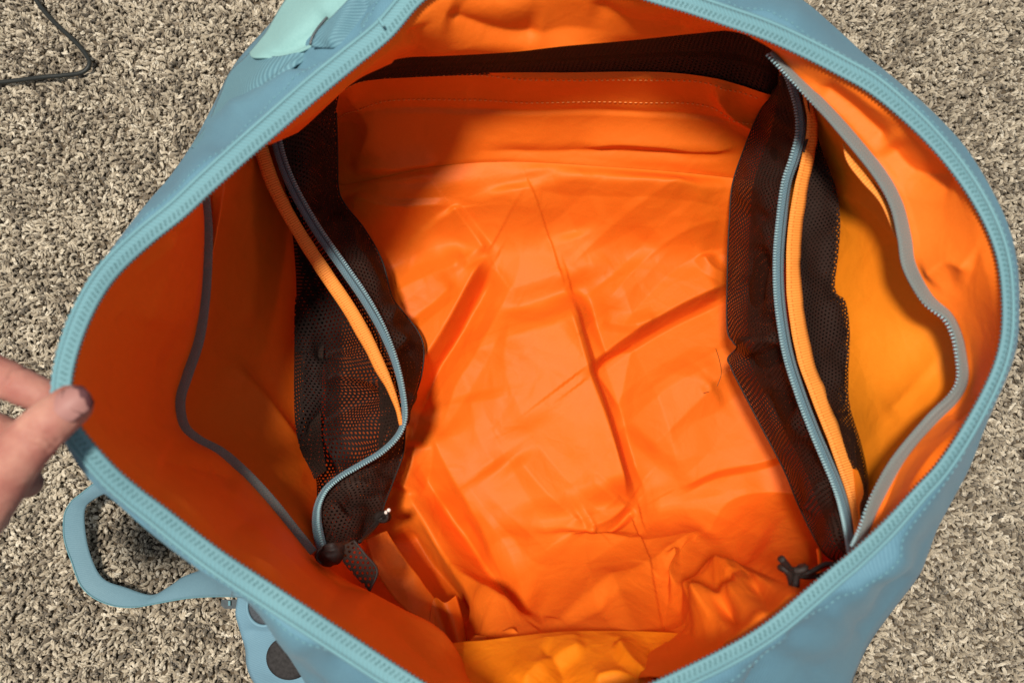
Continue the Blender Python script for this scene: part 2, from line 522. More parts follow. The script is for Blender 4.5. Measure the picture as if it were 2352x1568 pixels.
def m_skin():
    s = NT("skin"); g = s.gen()
    n = s.noise(g, 70, 4); n2 = s.noise(g, 500, 3)
    col = s.mix(s.range(n, 0.38, 0.62, 0, 1), rgb(0.30, 0.115, 0.09), rgb(0.41, 0.205, 0.155))
    tc = s.n('ShaderNodeAttribute', attribute_name='redness')
    col = s.mix(s.math('MULTIPLY', tc.outputs['Fac'], 0.55), col, rgb(0.27, 0.08, 0.07))
    b = s.bump(s.noise(g, 180, 3), 0.35, 0.0015); b = s.bump(n2, 0.3, 0.0008, b)
    s.setp(col=col, rough=0.6, spec=0.25, normal=b, sss=0.08)
    s.b.inputs['Subsurface Radius'].default_value = (0.01, 0.004, 0.002)
    s.b.inputs['Subsurface Scale'].default_value = 0.5
    return s.m
M_SKIN = m_skin()
def m_nail():
    s = NT("fingernail"); uv, u, v = s.uv()
    pol = s.range(u, 0.80, 0.86, 0, 1)
    g = s.gen()
    chip = s.range(s.math('ADD', u, s.math('MULTIPLY', s.noise(g, 300, 2), 0.22)), 0.93, 0.96, 0, 1)
    col = s.mix(chip, rgb(0.30, 0.145, 0.13), rgb(0.08, 0.028, 0.032))
    s.setp(col=col, rough=0.55, spec=0.25)
    return s.m
M_NAIL = m_nail()

# ------------------------------------------------------------------ carpet
def m_tuft():
    s = NT("frieze_carpet_yarn"); g = s.gen()
    at = s.n('ShaderNodeAttribute', attribute_type='INSTANCER', attribute_name='tone')
    r = s.n('ShaderNodeValToRGB'); s.l(at.outputs['Fac'], r.inputs[0])
    e = r.color_ramp.elements
    e[0].position = 0.0; e[0].color = rgb(0.11, 0.088, 0.064)
    e[1].position = 1.0; e[1].color = rgb(0.84, 0.75, 0.61)
    for p_, c_ in ((0.2, (0.24, 0.192, 0.14)), (0.45, (0.45, 0.38, 0.285)), (0.75, (0.67, 0.58, 0.45))):
        q = e.new(p_); q.color = rgb(*c_)
    n = s.noise(g, 900, 2)
    col = s.mix(s.range(n, 0.3, 0.7, 0, 0.35), r.outputs[0], rgb(0.20, 0.16, 0.11))
    s.setp(col=col, rough=0.85, spec=0.12, sheen=0.3, normal=s.bump(n, 0.4, 0.0006))
    return s.m
M_TUFT = m_tuft()
M_BACK = m_plain("carpet_backing", (0.14, 0.108, 0.075), 0.9, 0.1, 120, 0.5, 0.5)

gx, gy = 1.6, 1.4
carpet = mesh_obj("carpet", [(-gx, -gy, 0), (gx, -gy, 0), (gx, gy, 0), (-gx, gy, 0)], [(0, 1, 2, 3)], M_BACK, smooth=False)
carpet["kind"] = "structure"
carpet["label"] = "beige twist pile carpet under the open bag"

def make_tufts():
    protos = bpy.data.collections.new("tuft_shapes")
    r = random.Random(4)
    for k in range(10):
        n = 9
        # a short 2-ply twisted yarn end leaning over and curling
        lean = r.uniform(0.3, 1.2); curl = r.uniform(-2.4, 2.4)
        hd = 0.0; pos = np.zeros(3); pts = []
        for i in range(n):
            t = i / (n - 1)
            pts.append(pos.copy())
            pitch = (1.45 - lean * t * 1.6)
            hd = curl * t
            pos = pos + 0.0092 / (n - 1) * np.array([math.cos(hd) * math.cos(pitch), math.sin(hd) * math.cos(pitch), math.sin(pitch)])
        pts = np.array(pts)
        T = np.gradient(pts, axis=0); T /= np.linalg.norm(T, axis=1)[:, None]
        parts = []
        ref = np.array([0.3, 0.2, 0.1]); ref /= np.linalg.norm(ref)
        for ply in (0, 1):
            q = []
            for i in range(n):
                N = np.cross(T[i], ref); N /= np.linalg.norm(N); B = np.cross(T[i], N)
                a = ply * math.pi + i * 0.8
                q.append(pts[i] + 0.00075 * (math.cos(a) * N + math.sin(a) * B))
            rr = np.full(n, 0.00100); rr[-1] = 0.0006; rr[0] = 0.0008
            parts.append(tube_verts(np.array(q), rr, 5, cap=False))
        V, F = join(parts)
        me = bpy.data.meshes.new("tuft_%d" % k)
        me.from_pydata([tuple(v) for v in V], [], F)
        me.materials.append(M_TUFT)
        me.polygons.foreach_set("use_smooth", [True] * len(me.polygons))
        o = bpy.data.objects.new("tuft_%d" % k, me)
        protos.objects.link(o)
    # tuft positions: jittered rows over the visible carpet
    rs = np.random.RandomState(3)
    step = 0.0030
    X, Y = np.meshgrid(np.arange(-0.74, 0.74, step), np.arange(-0.58, 0.62, step))
    X = X.ravel() + rs.uniform(-0.0014, 0.0014, X.size); Y = Y.ravel() + rs.uniform(-0.0014, 0.0014, Y.size)
    # nothing grows up through the bag: leave out the middle of its footprint
    inside = ((X - 0.02) / 0.19) ** 4 + ((Y - 0.0) / 0.17) ** 4 < 1
    X, Y = X[~inside], Y[~inside]
    n = len(X)
    patch = vnoise(X, Y, 0.035, 5) * 0.10 + vnoise(X, Y, 0.009, 6) * 0.26
    tone = np.clip(0.47 + patch + rs.normal(0, 0.22, n), 0, 1)
    me = bpy.data.meshes.new("carpet_pile")
    me.vertices.add(n)
    me.vertices.foreach_set("co", np.stack([X, Y, rs.uniform(-0.001, 0.0012, n)], -1).ravel())
    def att(nm, ty, data, key='value'):
        a = me.attributes.new(nm, ty, 'POINT'); a.data.foreach_set(key, np.ascontiguousarray(data, dtype=float).ravel())
    att("tone", 'FLOAT', tone)
    fx = vnoise(X, Y, 0.02, 9) * 2.5
    att("rot", 'FLOAT_VECTOR', np.stack([rs.normal(0, 0.22, n), rs.normal(0, 0.22, n), fx + rs.normal(0, 1.6, n)], -1), 'vector')
    att("siz", 'FLOAT', rs.uniform(0.62, 1.02, n))
    o = bpy.data.objects.new("carpet_pile", me); link(o)
    me.materials.append(M_TUFT)
    ng = bpy.data.node_groups.new("pile", 'GeometryNodeTree')
    ng.interface.new_socket("Geometry", in_out='INPUT', socket_type='NodeSocketGeometry')
    ng.interface.new_socket("Geometry", in_out='OUTPUT', socket_type='NodeSocketGeometry')
    N = ng.nodes; L = ng.links
    gi = N.new('NodeGroupInput'); go = N.new('NodeGroupOutput')
    ip = N.new('GeometryNodeInstanceOnPoints'); ci = N.new('GeometryNodeCollectionInfo')
    ci.inputs['Collection'].default_value = protos
    ci.inputs['Separate Children'].default_value = True
    ci.inputs['Reset Children'].default_value = True
    ip.inputs['Pick Instance'].default_value = True
    ra = N.new('GeometryNodeInputNamedAttribute'); ra.data_type = 'FLOAT_VECTOR'; ra.inputs[0].default_value = "rot"
    sa = N.new('GeometryNodeInputNamedAttribute'); sa.data_type = 'FLOAT'; sa.inputs[0].default_value = "siz"
    L.new(gi.outputs[0], ip.inputs['Points']); L.new(ci.outputs[0], ip.inputs['Instance'])
    e2r = N.new('FunctionNodeEulerToRotation')
    L.new(ra.outputs[0], e2r.inputs[0])
    L.new(e2r.outputs[0], ip.inputs['Rotation']); L.new(sa.outputs[0], ip.inputs['Scale'])
    L.new(ip.outputs[0], go.inputs[0])
    md = o.modifiers.new("pile", 'NODES'); md.node_group = ng
    o["kind"] = "stuff"
    o["label"] = "beige and brown twisted carpet tufts around the bag"
    o["category"] = "carpet pile"
make_tufts()

# ------------------------------------------------------------------ the bag
bag = bpy.data.objects.new("duffel_bag", None); link(bag)
bag["label"] = "open aqua blue duffel bag with bright orange lining, lying on the carpet"
bag["category"] = "duffel bag"

# stations round the mouth: inner edge x, y, height, tape width, silhouette x, y, height
ST = [
 (1230,-75,.285,40,1230,-200,.20),(1080,-45,.285,40,960,-160,.20),(980,0,.29,42,820,-100,.19),(900,88,.292,44,705,-30,.18),
 (820,155,.294,45,612,66,.17),(740,221,.296,46,538,152,.17),(650,299,.298,45,492,240,.18),(575,364,.30,44,447,325,.20),
 (490,440,.303,43,395,402,.225),(425,500,.307,42,343,463,.25),(350,560,.312,41,290,530,.28),(280,625,.320,40,226,618,.30),
 (235,685,.328,39,184,685,.315),(200,755,.335,38,151,762,.328),(175,830,.340,37,129,835,.335),(165,890,.343,37,121,888,.338),
 (167,940,.343,37,123,952,.338),(190,985,.340,37,150,1015,.335),(258,1064,.332,40,208,1100,.325),(320,1119,.325,42,268,1152,.318),
 (380,1164,.320,44,326,1203,.313),(450,1219,.315,46,396,1260,.308),(525,1274,.312,47,472,1315,.305),(625,1339,.308,48,572,1382,.30),
 (725,1404,.305,48,640,1470,.26),(825,1469,.302,48,690,1545,.22),(925,1534,.30,48,745,1640,.19),(1010,1585,.30,46,830,1740,.18),
 (1110,1630,.30,44,1010,1830,.18),(1240,1645,.30,42,1270,1850,.18),(1380,1610,.30,40,1560,1800,.17),(1491,1568,.30,38,1770,1740,.17),
 (1576,1529,.30,37,1870,1680,.17),(1651,1492,.30,37,1940,1600,.17),(1718,1455,.30,36,1965,1540,.17),(1780,1412,.30,36,1998,1472,.17),
 (1851,1352,.30,36,2052,1396,.18),(1911,1301,.30,35,2108,1322,.19),(1956,1264,.30,34,2130,1270,.205),(2026,1199,.302,32,2152,1212,.22),
 (2101,1119,.305,28,2190,1140,.24),(2156,1059,.307,26,2227,1068,.255),(2216,969,.31,24,2268,962,.275),(2271,864,.312,22,2312,862,.29),
 (2296,784,.313,21,2334,788,.30),(2301,700,.313,21,2339,700,.30),(2291,605,.311,23,2335,610,.30),(2264,525,.309,25,2314,520,.298),
 (2216,440,.306,28,2272,430,.293),(2151,355,.303,30,2212,335,.285),(2076,280,.30,33,2128,246,.275),(1996,215,.298,36,2046,176,.265),
 (1926,175,.296,37,1982,124,.255),(1840,131,.294,38,1912,60,.245),(1750,91,.292,39,1845,4,.24),(1656,58,.29,39,1765,-40,.235),
 (1576,31,.288,39,1670,-85,.23),(1486,4,.287,40,1560,-130,.22),(1370,-40,.286,40,1400,-170,.21)]
ST = np.array(ST, float)
NR = 720
R = cr_index(ST, NR)
I3 = R[:, :3]; WT = R[:, 3]; S3 = R[:, 4:7]
tn = np.roll(I3[:, :2], -3, 0) - np.roll(I3[:, :2], 3, 0)
tn /= np.linalg.norm(tn, axis=1)[:, None]
on = np.stack([tn[:, 1], -tn[:, 0]], -1)          # candidate outward normal
cen = np.array([1230, 780.])
if ((I3[:, :2] - cen) * on).sum() < 0: on = -on
def ring(wd, dz):
    q = I3.copy(); q[:, :2] += on * np.asarray(wd).reshape(-1, 1); q[:, 2] += dz
    return q
def ring_world(q): return P(q[:, 0], q[:, 1], q[:, 2])

zipper = bpy.data.objects.new("main_zipper", None); link(zipper, bag)
# zipper tape
rows = []
for k in range(7):
    t = k / 6
    rows.append(ring_world(ring(2 + (WT - 2) * t, 0.0006 * math.sin(math.pi * t))))
Wt = np.stack(rows, 1)
grid_uv_u = np.r_[0, np.cumsum(np.linalg.norm(np.diff(Wt[:, 3], axis=0), axis=1))]
def closed_uv(W):
    nu, nv = W.shape[:2]
    U = np.r_[0, np.cumsum(np.linalg.norm(np.diff(W[:, nv // 2], axis=0), axis=1))]
    dv = np.linalg.norm(np.diff(W, axis=1), axis=2)
    Vv = np.concatenate([np.zeros((nu, 1)), np.cumsum(dv, axis=1)], axis=1)
    return np.stack([np.repeat(U[:, None], nv, 1), Vv], -1)
grid_obj("zipper_tape", Wt, M_TAPE, zipper, closed=True, thick=0.0010)
tp = ring_world(ring(2.4, -0.0005))
beads("zipper_teeth", np.vstack([tp, tp[:1]]), 0.0020, (0.00072, 0.0010, 0.0010), M_TEETH, zipper)

# piped edge and outer shell
pr = []
for k in range(7):
    a = math.pi * k / 6
    q = ring(WT + 1.5 + 3.5 * (1 - math.cos(a)), 0.0012 * math.sin(a) * 1.4 - 0.0022)
    pr.append(ring_world(q))
grid_obj("piping", np.stack(pr, 1), M_PIPE, bag, closed=True, thick=0.0008)

rows = []
G0 = ring(WT - 1, -0.0030); G1 = ring(WT + 7, -0.0030)
far = np.linalg.norm(S3[:, :2] - G1[:, :2], axis=1)
sh = [G0, G1]
for t in np.linspace(0.08, 1, 16):
    q = G1 * (1 - t) + S3 * t
    q[:, 2] = G1[:, 2] + (S3[:, 2] - G1[:, 2]) * (1 - math.cos(t * math.pi / 2)) ** 0.9
    sh.append(q)
rows = [ring_world(q) for q in sh]
Wsh = np.stack(rows, 1)
nsh = Wsh.shape[1]
tt = np.array([0, 0] + list(np.linspace(0.08, 1, 16)))
D2 = np.stack(sh, 1)
hh = vnoise(D2[..., 0], D2[..., 1], 95, 21) * 0.0055 + vnoise(D2[..., 0], D2[..., 1], 40, 22) * 0.0018
for pts, A, a, b in [
    ([(1960, 1330), (1850, 1440), (1760, 1568), (1700, 1640)], -0.010, 28, 34),
    ([(2090, 1300), (2030, 1395), (1960, 1470)], -0.008, 22, 40),
    ([(2050, 1215), (1950, 1350), (1880, 1420)], 0.007, 40, 40),
    ([(560, 200), (640, 150), (760, 110), (850, 50)], -0.009, 14, 22),
    ([(470, 320), (560, 250), (700, 150)], 0.006, 30, 40),
    ([(740, 1490), (860, 1568), (980, 1640)], -0.010, 20, 30),
    ([(640, 1420), (760, 1560), (800, 1640)], 0.006, 30, 30),
    ([(1800, 60), (1900, 120), (2000, 200)], -0.004, 18, 18)]:
    hh = hh + crease(D2[..., 0], D2[..., 1], pts, A, a, b, soft=6)
amp = np.clip(far / 120, 0.0, 1)[:, None] * np.sin(np.clip(tt, 0, 1) * math.pi)[None] ** 0.6
Wsh = Wsh + normals(Wsh) * (hh * amp)[..., None]
Nsh = normals(Wsh)
tint = Wsh[:, 3] + Nsh[:, 3] * .0006
beads("shell_stitching", np.vstack([tint, tint[:1]]), .0034, (.0012, .00035, .00035), M_PIPE, bag)
Sw = Wsh[:, -1]
under = []
for zf_, kr, kl, ky in ((0.92, 1.06, 1.05, 1.03), (0.75, 1.15, 1.13, 1.06), (0.5, 1.24, 1.20, 1.09), (0.25, 1.24, 1.10, 1.08), (0.08, 1.16, 1.0, 1.02), (0.0, 1.05, .90, .94)):
    q = Sw.copy()
    side = np.clip(q[:, 0] / .2 * .5 + .5, 0, 1)
    # the more room the cloth has hidden below its edge, the more it bellies out
    zrel = np.clip((Sw[:, 2] - .17) / .13, 0, 1)
    kx = 1 + (kl + (kr - kl) * side - 1) * np.where(kr > 1, zrel, 1)
    q[:, 0] *= kx
    q[:, 1] *= 1 + (ky - 1) * np.where(ky > 1, zrel, 1)
    q[:, 2] = 0.012 + (q[:, 2] - 0.012) * zf_
    q[:, :2] += (vnoise(q[:, 0] * 1000, q[:, 1] * 1000, 40, 30)[:, None]) * 0.003
    under.append(q)
Wsh = np.concatenate([Wsh, np.stack(under, 1)], 1)
grid_obj("outer_shell", Wsh, M_SHELL, bag, closed=True, thick=0.0009)

# pale coated pocket flap at the upper left, and darker folded side panel below it
def above(x, y, z): return (x, y, z)
loft("pocket_flap", [[(690, -60, .225), (655, 0, .222), (612, 72, .218), (573, 124, .216)],
                     [(760, -60, .262), (715, 10, .258), (660, 75, .252), (586, 134, .238)],
                     [(850, -60, .276), (780, 10, .270), (722, 70, .262), (640, 126, .252)],
                     [(930, -60, .284), (835, -10, .278), (765, 38, .270), (712, 102, .264)]],
     60, 40, M_PANEL, bag, disp=lambda x, y: vnoise(x, y, 60, 31) * 0.002 + crease(x, y, [(600, 116), (680, 100), (760, 30)], -.003, 20, 30), thick=0.0012)
loft("side_panel", [[(575, 126, .218), (530, 165, .212), (500, 226, .214), (472, 288, .224), (440, 340, .238)],
                    [(640, 127, .252), (596, 170, .250), (556, 225, .250), (515, 290, .255), (470, 345, .260)],
                    [(735, 112, .257), (685, 160, .255), (618, 212, .257), (562, 270, .262), (500, 335, .268)]],
     80, 30, M_SHELL_FOLD, bag, disp=lambda x, y: vnoise(x, y, 50, 33) * 0.0015 + crease(x, y, [(700, 130), (640, 180), (590, 240)], .003, 8, 24), thick=0.0012)
ribbon("pocket_zipper", [(712, 104, .266), (718, 85, .267), (733, 62, .269), (752, 40, .271)], 2.2, M_BUCKLE, bag, n=20, thick=0.0012)
loft("fold_panel", [[(716, 108, .268), (735, 70, .271), (785, 30, .275), (850, -30, .28)],
                    [(800, 118, .279), (850, 90, .284), (905, 40, .288), (960, -30, .290)]], 40, 24, M_SHELL_FOLD, bag,
     disp=lambda x, y: crease(x, y, [(760, 120), (800, 40), (830, -10)], .004, 12, 30) + crease(x, y, [(830, 110), (815, 60), (850, 0)], -.003, 10, 20), thick=0.0012)
ribbon("seam_tab", [(870, 44, .2965), (882, 62, .2965)], 3.0, M_PIPE, bag, n=8, thick=0.002)

# ---- lining
lining = bpy.data.objects.new("lining", None); link(lining, bag)
# backing sheet just inside the shell, so that no panel leaves a gap
def inward(q, d, dz=0.0):
    c_ = q.copy(); r_ = np.linalg.norm(q[:, :2], axis=1)[:, None]
    c_[:, :2] *= 1 - d / r_
    c_[:, 2] += dz
    return c_
br = [ring_world(ring(6, -.006)), inward(ring_world(S3), .006, -.010)] + [inward(q, .005) for q in under[1:5]]
grid_obj("backing_lining", np.stack(br, 1), M_ORANGE, lining, closed=True)
foot = inward(under[3], .006)[::6, :2]
def rim_slice(a, b, dz=-0.003, off=1.0):
    """part of the mouth edge between two stations (wraps)"""
    q = ring(off, dz)
    i = int(a / len(ST) * NR); j = int(b / len(ST) * NR)
    return q[i:j + 1] if j > i else np.vstack([q[i:], q[:j + 1]])

# left wall from mouth to the grey tape and the hanging lower edge
TL = [(462, 440, .262), (468, 500, .255), (470, 560, .25), (464, 680, .242), (450, 780, .238), (424, 860, .236), (407, 920, .236), (416, 978, .236), (450, 1012, .236),
      (505, 1042, .236), (560, 1090, .236), (620, 1155, .236), (670, 1218, .236), (712, 1270, .236)]
TL = [(x, y, z - .038 - .022 * min(1, max(0, (y - 960) / 120.))) for x, y, z in TL]
TLx = TL + [(755, 1304, .172), (800, 1335, .172), (850, 1359, .176), (925, 1399, .185), (995, 1434, .195), (1040, 1479, .21), (1085, 1568, .21), (1125, 1650, .21)]
rl = rim_slice(8, 28.6)
mid = cr(rl, 300) * 0.5 + cr(TLx, 300) * 0.5
mid[:, 2] += 0.004
def dl(x, y):
    h = vnoise(x, y, 160, 41) * 0.004
    h += crease(x, y, [(560, 1090), (500, 1080), (420, 1060), (360, 1040)], .004, 40, 60)
    h += crease(x, y, [(390, 520), (360, 640), (330, 760)], -.003, 60, 60)
    h += crease(x, y, [(820, 1380), (930, 1450), (1040, 1560)], .003, 30, 30)
    h += crease(x, y, [(560, 1190), (640, 1290), (780, 1370)], -.003, 40, 40)
    return h
loft("left_wall_lining", [cr(rl, 300), mid, cr(TLx, 300)], 300, 50, M_ORANGE, lining, disp=dl, raw=True, fade=.15, thick=0.0006)

# inside of the left slip pocket
back_l = [(700, 250, .10), (740, 380, .08), (745, 500, .06), (740, 700, .05), (745, 900, .045), (760, 1050, .05), (800, 1180, .07), (840, 1290, .10)]
midb = [(590, 330, .15), (600, 480, .125), (598, 640, .11), (590, 800, .10), (585, 900, .10), (600, 1010, .11), (640, 1110, .13), (740, 1270, .155)]
front_l = [(430, 400, .212), (445, 540, .202), (440, 680, .192), (425, 780, .188), (385, 900, .186), (400, 1010, .180), (520, 1100, .166), (640, 1230, .163), (760, 1340, .158)]
def dbl(x, y):
    return vnoise(x, y, 120, 43) * 0.004 + crease(x, y, [(520, 830), (600, 930), (680, 1040), (720, 1110)], .008, 60, 24) + crease(x, y, [(560, 430), (575, 600), (560, 760)], .004, 30, 50)
loft("left_pocket_lining", [front_l, midb, back_l], 220, 60, M_ORANGE, lining, disp=dbl)
loft("pocket_tuck", [[(482, 430, .222), (487, 500, .212), (484, 590, .207)], [(520, 415, .222), (505, 500, .215), (487, 592, .207)]], 20, 6, M_ORANGE, lining, thick=0.0006)
ribbon("pocket_tape", [(x + 6, y, z + .0022) for x, y, z in TL], 13, M_TRIM, bag, n=260, bulge=.0005)

# upper wall
c0 = rim_slice(53.2, 6.6)[::-1]       # goes right -> left; reversed below
c0 = c0 if c0[0, 0] < c0[-1, 0] else c0[::-1]
c1 = [(690, 290, .19), (745, 230, .20), (800, 178, .222), (850, 154, .23), (930, 133, .234), (1020, 129, .236), (1176, 120, .237), (1300, 106, .238), (1450, 93, .238), (1600, 77, .238), (1690, 71, .238), (1750, 92, .234), (1800, 130, .222)]
c2 = [(700, 320, 0.1300), (755, 235, 0.1500), (795, 200, 0.1750), (850, 181, 0.1780), (1000, 172, 0.1830), (1176, 167, 0.1850), (1300, 167, 0.1850), (1450, 165, 0.1850), (1550, 168, 0.1850), (1640, 180, 0.1830), (1700, 196, 0.1790), (1765, 217, 0.1820), (1810, 225, 0.1650)]
c3 = [(715, 380, .085), (770, 290, .10), (860, 252, .135), (1000, 243, .145), (1300, 240, .147), (1450, 240, .147), (1600, 246, .146), (1740, 285, .135), (1820, 300, .115)]
c4 = [(700, 470, 0.0680), (765, 432, 0.0700), (800, 428, 0.0740), (880, 412, 0.0920), (1010, 386, 0.0980), (1180, 376, 0.1000), (1400, 388, 0.0980), (1560, 400, 0.0950), (1700, 415, 0.0920), (1850, 430, 0.0950)]
def dtop(x, y):
    h = vnoise(x, y, 140, 51) * 0.003
    for p_, A, a, b in [([(1330, 345), (1420, 328), (1520, 332), (1600, 345), (1700, 330)], .0035, 10, 30),
                        ([(1100, 345), (1300, 352), (1500, 350), (1700, 352)], -.003, 12, 12),
                        ([(1640, 190), (1680, 250), (1750, 300)], .006, 16, 24),
                        ([(780, 256), (1000, 254), (1300, 254), (1600, 262), (1760, 300)], -.0016, 5, 9),
                        ([(800, 380), (900, 385), (1010, 370)], .004, 14, 24),
                        ([(790, 210), (850, 290), (830, 360)], .003, 20, 30)]:
        h = h + crease(x, y, p_, A, a, b)
    return h
def dup_(x, y):
    return vnoise(x, y, 150, 52) * 0.005 + crease(x, y, [(1020, 30), (1120, 70), (1250, 90)], .007, 30, 50) + crease(x, y, [(940, 60), (960, 110), (900, 150)], .004, 20, 30) + crease(x, y, [(1350, 20), (1480, 60), (1600, 60)], .005, 30, 40)
n_ = 300
C0 = cr(c0, n_); C1 = cr(c1, n_); Cm = (C0 + C1) / 2; Cm[:, 2] += .006
loft("upper_wall_lining", [C0, Cm, C1], n_, 40, M_ORANGE, lining, disp=dup_, raw=True, fade=.15)
C1b = C1.copy(); C1b[:, 1] -= 14; C1b[:, 2] -= .012
C2b = cr(c2, n_); C2b[:, 1] += 10; C2b[:, 2] -= .014
loft("upper_pocket_backing", [C1b, C2b], n_, 8, M_ORANGE, lining, raw=True)
_, Wlb = loft("lower_back_lining", [c2, c3, c4], 420, 110, M_ORANGE, lining, disp=dtop, fade=.05)
up = bpy.data.objects.new("upper_mesh_pocket", None); link(up, bag)
C1m = C1.copy(); C1m[:, 1] -= 4; C1m[:, 2] -= .001
C2m = cr(c2, n_); C2m[:, 1] += 4; C2m[:, 2] -= .0035
Cmm = (C1m + C2m) / 2; Cmm[:, 2] -= .004
loft("mesh_panel", [C1m, Cmm, C2m], n_, 12, M_MESH_TIGHT, up, raw=True)
loft("mesh_backing", [C1m * [1, 1, 1] - [0, 0, .004], C2m - [0, 0, .004]], n_, 4, M_MESH_DENSE, up, raw=True)
def stitches(name, pts, parent, mat=None, pitch=.0034, lift=.0009, half=(.0011, .00028, .00028)):
    c = cr3(pts, 400)
    c[:, 2] += lift
    return beads(name, c, pitch, half, mat or M_THREAD, parent)
Nlb = normals(Wlb)
for jj in (7, 49):
    beads("stitching", (Wlb + Nlb * .0005)[34:-24, jj], .0036, (.0013, .00042, .00038), M_THREAD, lining)

# ---- right wall
TR = [(1772, 118, .262), (1793, 140, .258), (1855, 205, .250), (1930, 285, .246), (2015, 390, .244), (2058, 465, .244), (2078, 544, .244), (2090, 612, .244), (2130, 684, .244), (2176, 723, .245),
      (2197, 761, .246), (2208, 805, .247), (2213, 870, .249), (2192, 915, .25), (2140, 967, .252), (2062, 1061, .257), (2012, 1150, .265), (1985, 1220, .275), (1966, 1262, .288)]
TR = [(x, y, z + .028 * min(1, max(0, (1262 - y) / 250.)) * min(1, (y - 60) / 150.)) for x, y, z in TR]
rr_ = rim_slice(37.6, 54.4)[::-1]
A1 = cr(rr_, 320); A2 = cr([(x + 8, y, z) for x, y, z in TR], 320); Am = (A1 + A2) / 2; Am[:, 2] -= .002
def drw(x, y):
    return vnoise(x, y, 170, 61) * 0.004 + crease(x, y, [(2030, 330), (2090, 400), (2190, 420)], -.006, 26, 40) + crease(x, y, [(2120, 640), (2180, 600), (2240, 620)], .005, 30, 40) + crease(x, y, [(1880, 190), (1960, 250), (2040, 330)], -.004, 20, 24) + crease(x, y, [(2180, 960), (2215, 930), (2240, 900)], -.003, 10, 10)
loft("right_wall_lining", [A1, Am, A2], 320, 50, M_ORANGE, lining, disp=drw, raw=True, fade=.15, thick=0.0006)
ribbon("pocket_tape", [(x, y, z + .002) for x, y, z in TR], [6, 12, 15, 17, 17, 16, 16, 17, 17, 15, 9, 10, 13, 17, 17, 17, 16, 12, 8], M_TRIM, bag, n=300, bulge=.0006, dz=-.0015)
ctr = cr(TR, 300); ctr = offset(ctr, -12.5); ctr[:, 2] += .0032
beads("zipper_coil", P(ctr[:, 0], ctr[:, 1], ctr[:, 2]), 0.0019, (.0006, .0013, .0006), M_COIL, bag)
ribbon("pocket_ribbon", [(1936, 330, .268), (1950, 365, .268), (1985, 410, .268), (2020, 450, .268), (2042, 490, .268), (2056, 545, .268)], [1, 8, 9, 8, 7, 1], M_GROS, bag, n=80)
back_r = [(1700, 150, .13), (1760, 300, .13), (1790, 450, .145), (1800, 600, .165), (1810, 750, .17), (1830, 900, .17), (1870, 1050, .18), (1930, 1200, .215), (1960, 1290, .25)]
mid_r = [(1790, 150, .20), (1850, 270, .195), (1920, 400, .20), (1945, 560, .212), (1970, 700, .215), (2000, 850, .217), (2010, 960, .225), (1990, 1080, .238), (1965, 1200, .25), (1962, 1290, .27)]
frt_r = [(1810, 130, .25), (1880, 215, .255), (1965, 310, .262), (2070, 430, .262), (2108, 560, .262), (2160, 690, .262), (2232, 760, .264), (2240, 870, .266), (2182, 965, .268), (2085, 1085, .268), (2025, 1185, .272), (1985, 1270, .285)]
def dbr(x, y):
    return vnoise(x, y, 130, 63) * 0.003 + crease(x, y, [(1850, 440), (1990, 470), (2060, 560)], .003, 30, 30) + crease(x, y, [(2170, 800), (2100, 900), (2040, 960)], .002, 30, 30)
loft("right_pocket_lining", [frt_r, mid_r, back_r], 260, 60, M_AMBER, lining, disp=dbr)

